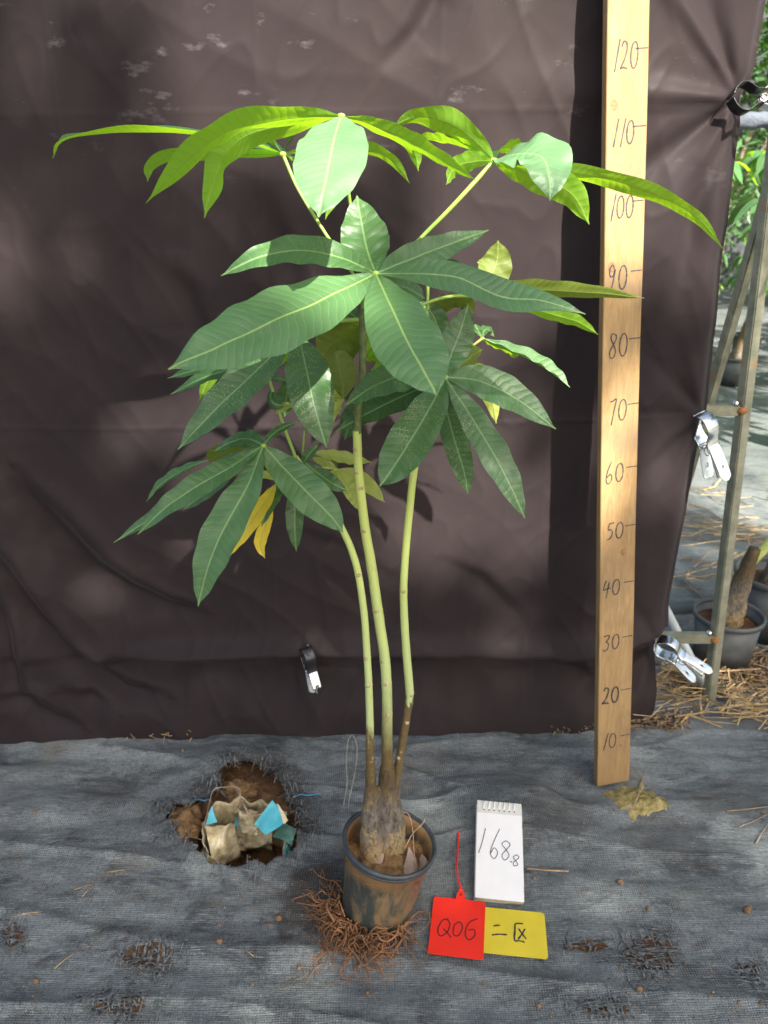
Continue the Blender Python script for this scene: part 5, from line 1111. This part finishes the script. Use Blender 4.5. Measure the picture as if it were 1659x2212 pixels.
# shade net wall and rolled net
V, F = [], []; nn = 80
for i in range(nn + 1):
    for j in range(9): x = lerp(-8, 12, i / nn); V.append((x, 9.6 + .12 * N3(x * 1.2, j * .3), -.2 + j * .55))
for i in range(nn):
    for j in range(8): q = i * 9 + j; F.append((q, q + 9, q + 10, q + 1))
nw_ = tag(obj('shade_net', (V, F), M['net']), 'dark green grey shade net hung behind the nursery plants', 'shade net')
r0, r1 = P(1560, 262, 2.6), P(1760, 258, 2.6); tag(obj('rolled_net', tube([r0 - (r1 - r0), r0, r1, r1 + (r1 - r0) * 2], [.022, .024, .022, .024], 14, n=30, rough=.4), simple('rolled_net', (.085, .10, .125), .8, .3, 25, bump=1, bd=.01)), 'grey blue rolled net strung level behind the upper clip', 'rolled net')
for k, xx in enumerate((r0.x - .6, r1.x + 1.2)): tag(obj('post', tube([(xx, 2.6, -.2), (xx, 2.6, r0.z + .05)], [.016], 10), M['galv']), ['post at the left end of the rolled net', 'post at the right end of the rolled net'][k], 'post')
# ------------------------------------------------------------------ unseen shade trees added behind the photographer, crowns shaped to dapple the cloth
LIT = [(790, 80, 510, 300), (30, 600, 75, 120), (400, 590, 70, 35), (540, 940, 290, 95), (930, 880, 210, 95), (1140, 540, 170, 240), (1490, 250, 190, 380), (1000, 1140, 210, 100), (1475, 1030, 70, 150), (1225, 1030, 70, 85), (460, 1150, 120, 60), (110, 60, 130, 50), (560, 480, 60, 30)]
def lit_at(x, z):
    q = proj(Vector((x, 1.29, z))); n_ = N3(x * 5, z * 5, 4) * .35 + N3(x * 14, z * 14, 4) * .15
    for cx, cy, rx, ry in LIT:
        if ((q.x - cx) / rx) ** 2 + ((q.y - cy) / ry) ** 2 < (1 + n_) ** 2: return True
    return q.y < 0 and q.x > 100
rnd = random.Random(99)
sh = []
for tx in (-.6, .9): sh.append(thing('tree', ['leafy tree behind the camera, left one, shading the mat', 'leafy tree behind the camera, right one, shading the mat'][tx > 0], 'tree', (tx + 2.2, -3.2, -.2), 'shade trees behind the camera'))
VV = [[[], [], []], [[], [], []]]
tries = 0
while tries < 11000:
    tries += 1
    x = rnd.uniform(-1.9, 1.7); z = rnd.uniform(-1.35, 1.75)
    if z > 1.5 and rnd.random() < .5: continue
    if lit_at(x, z): continue
    if z > .5 and rnd.random() < .25: continue
    k = (1.29 + 3.1 + rnd.uniform(-.5, .5)) / -SUN.y * 1.0; p = Vector((x, 1.29, z)) + SUN * k
    if p.z < .3: continue
    ti = 0 if x < -.1 else 1; V, F, UV = VV[ti]
    L = rnd.uniform(.07, .15); d = Vector((rnd.gauss(0, 1), rnd.gauss(0, .6), rnd.gauss(0, 1))).normalized(); s = d.cross(SUN + Vector((rnd.gauss(0, .3), rnd.gauss(0, .3), rnd.gauss(0, .3)))).normalized() * L * .3
    if lit_at(x + d.x * L, z + d.z * L): continue
    q = len(V); V += [p, p + d * L * .5 + s, p + d * L, p + d * L * .5 - s]; F.append((q, q + 1, q + 2, q + 3)); UV += [(0, .01), (L / 2, .02), (L, .01), (L / 2, -.02)]
t = NT('shade_leaf'); M['shade_leaf'] = t.done(t.pbr((.04, .09, .03), .5))
for ti, root in enumerate(sh):
    V, F, UV = VV[ti]; b = Vector(ORG[root.name]); top = sum((Vector(v) for v in V), Vector()) / len(V)
    obj('crown', (V, F), M['shade_leaf'], root, uv=UV)
    obj('trunk', tube([b, b.lerp(top, .5) + Vector((.1, .05, 0)), top + Vector((0, 0, .8))], [.10, .07, .03], 10, n=10, rough=.2), M['tree_bark'], root)
    for k in range(7):
        e = Vector(rnd.choice(V)); obj('branch', tube([b.lerp(top, rnd.uniform(.5, .9)), (top + e) / 2, e], [.03, .01], 6, n=6), M['tree_bark'], root)
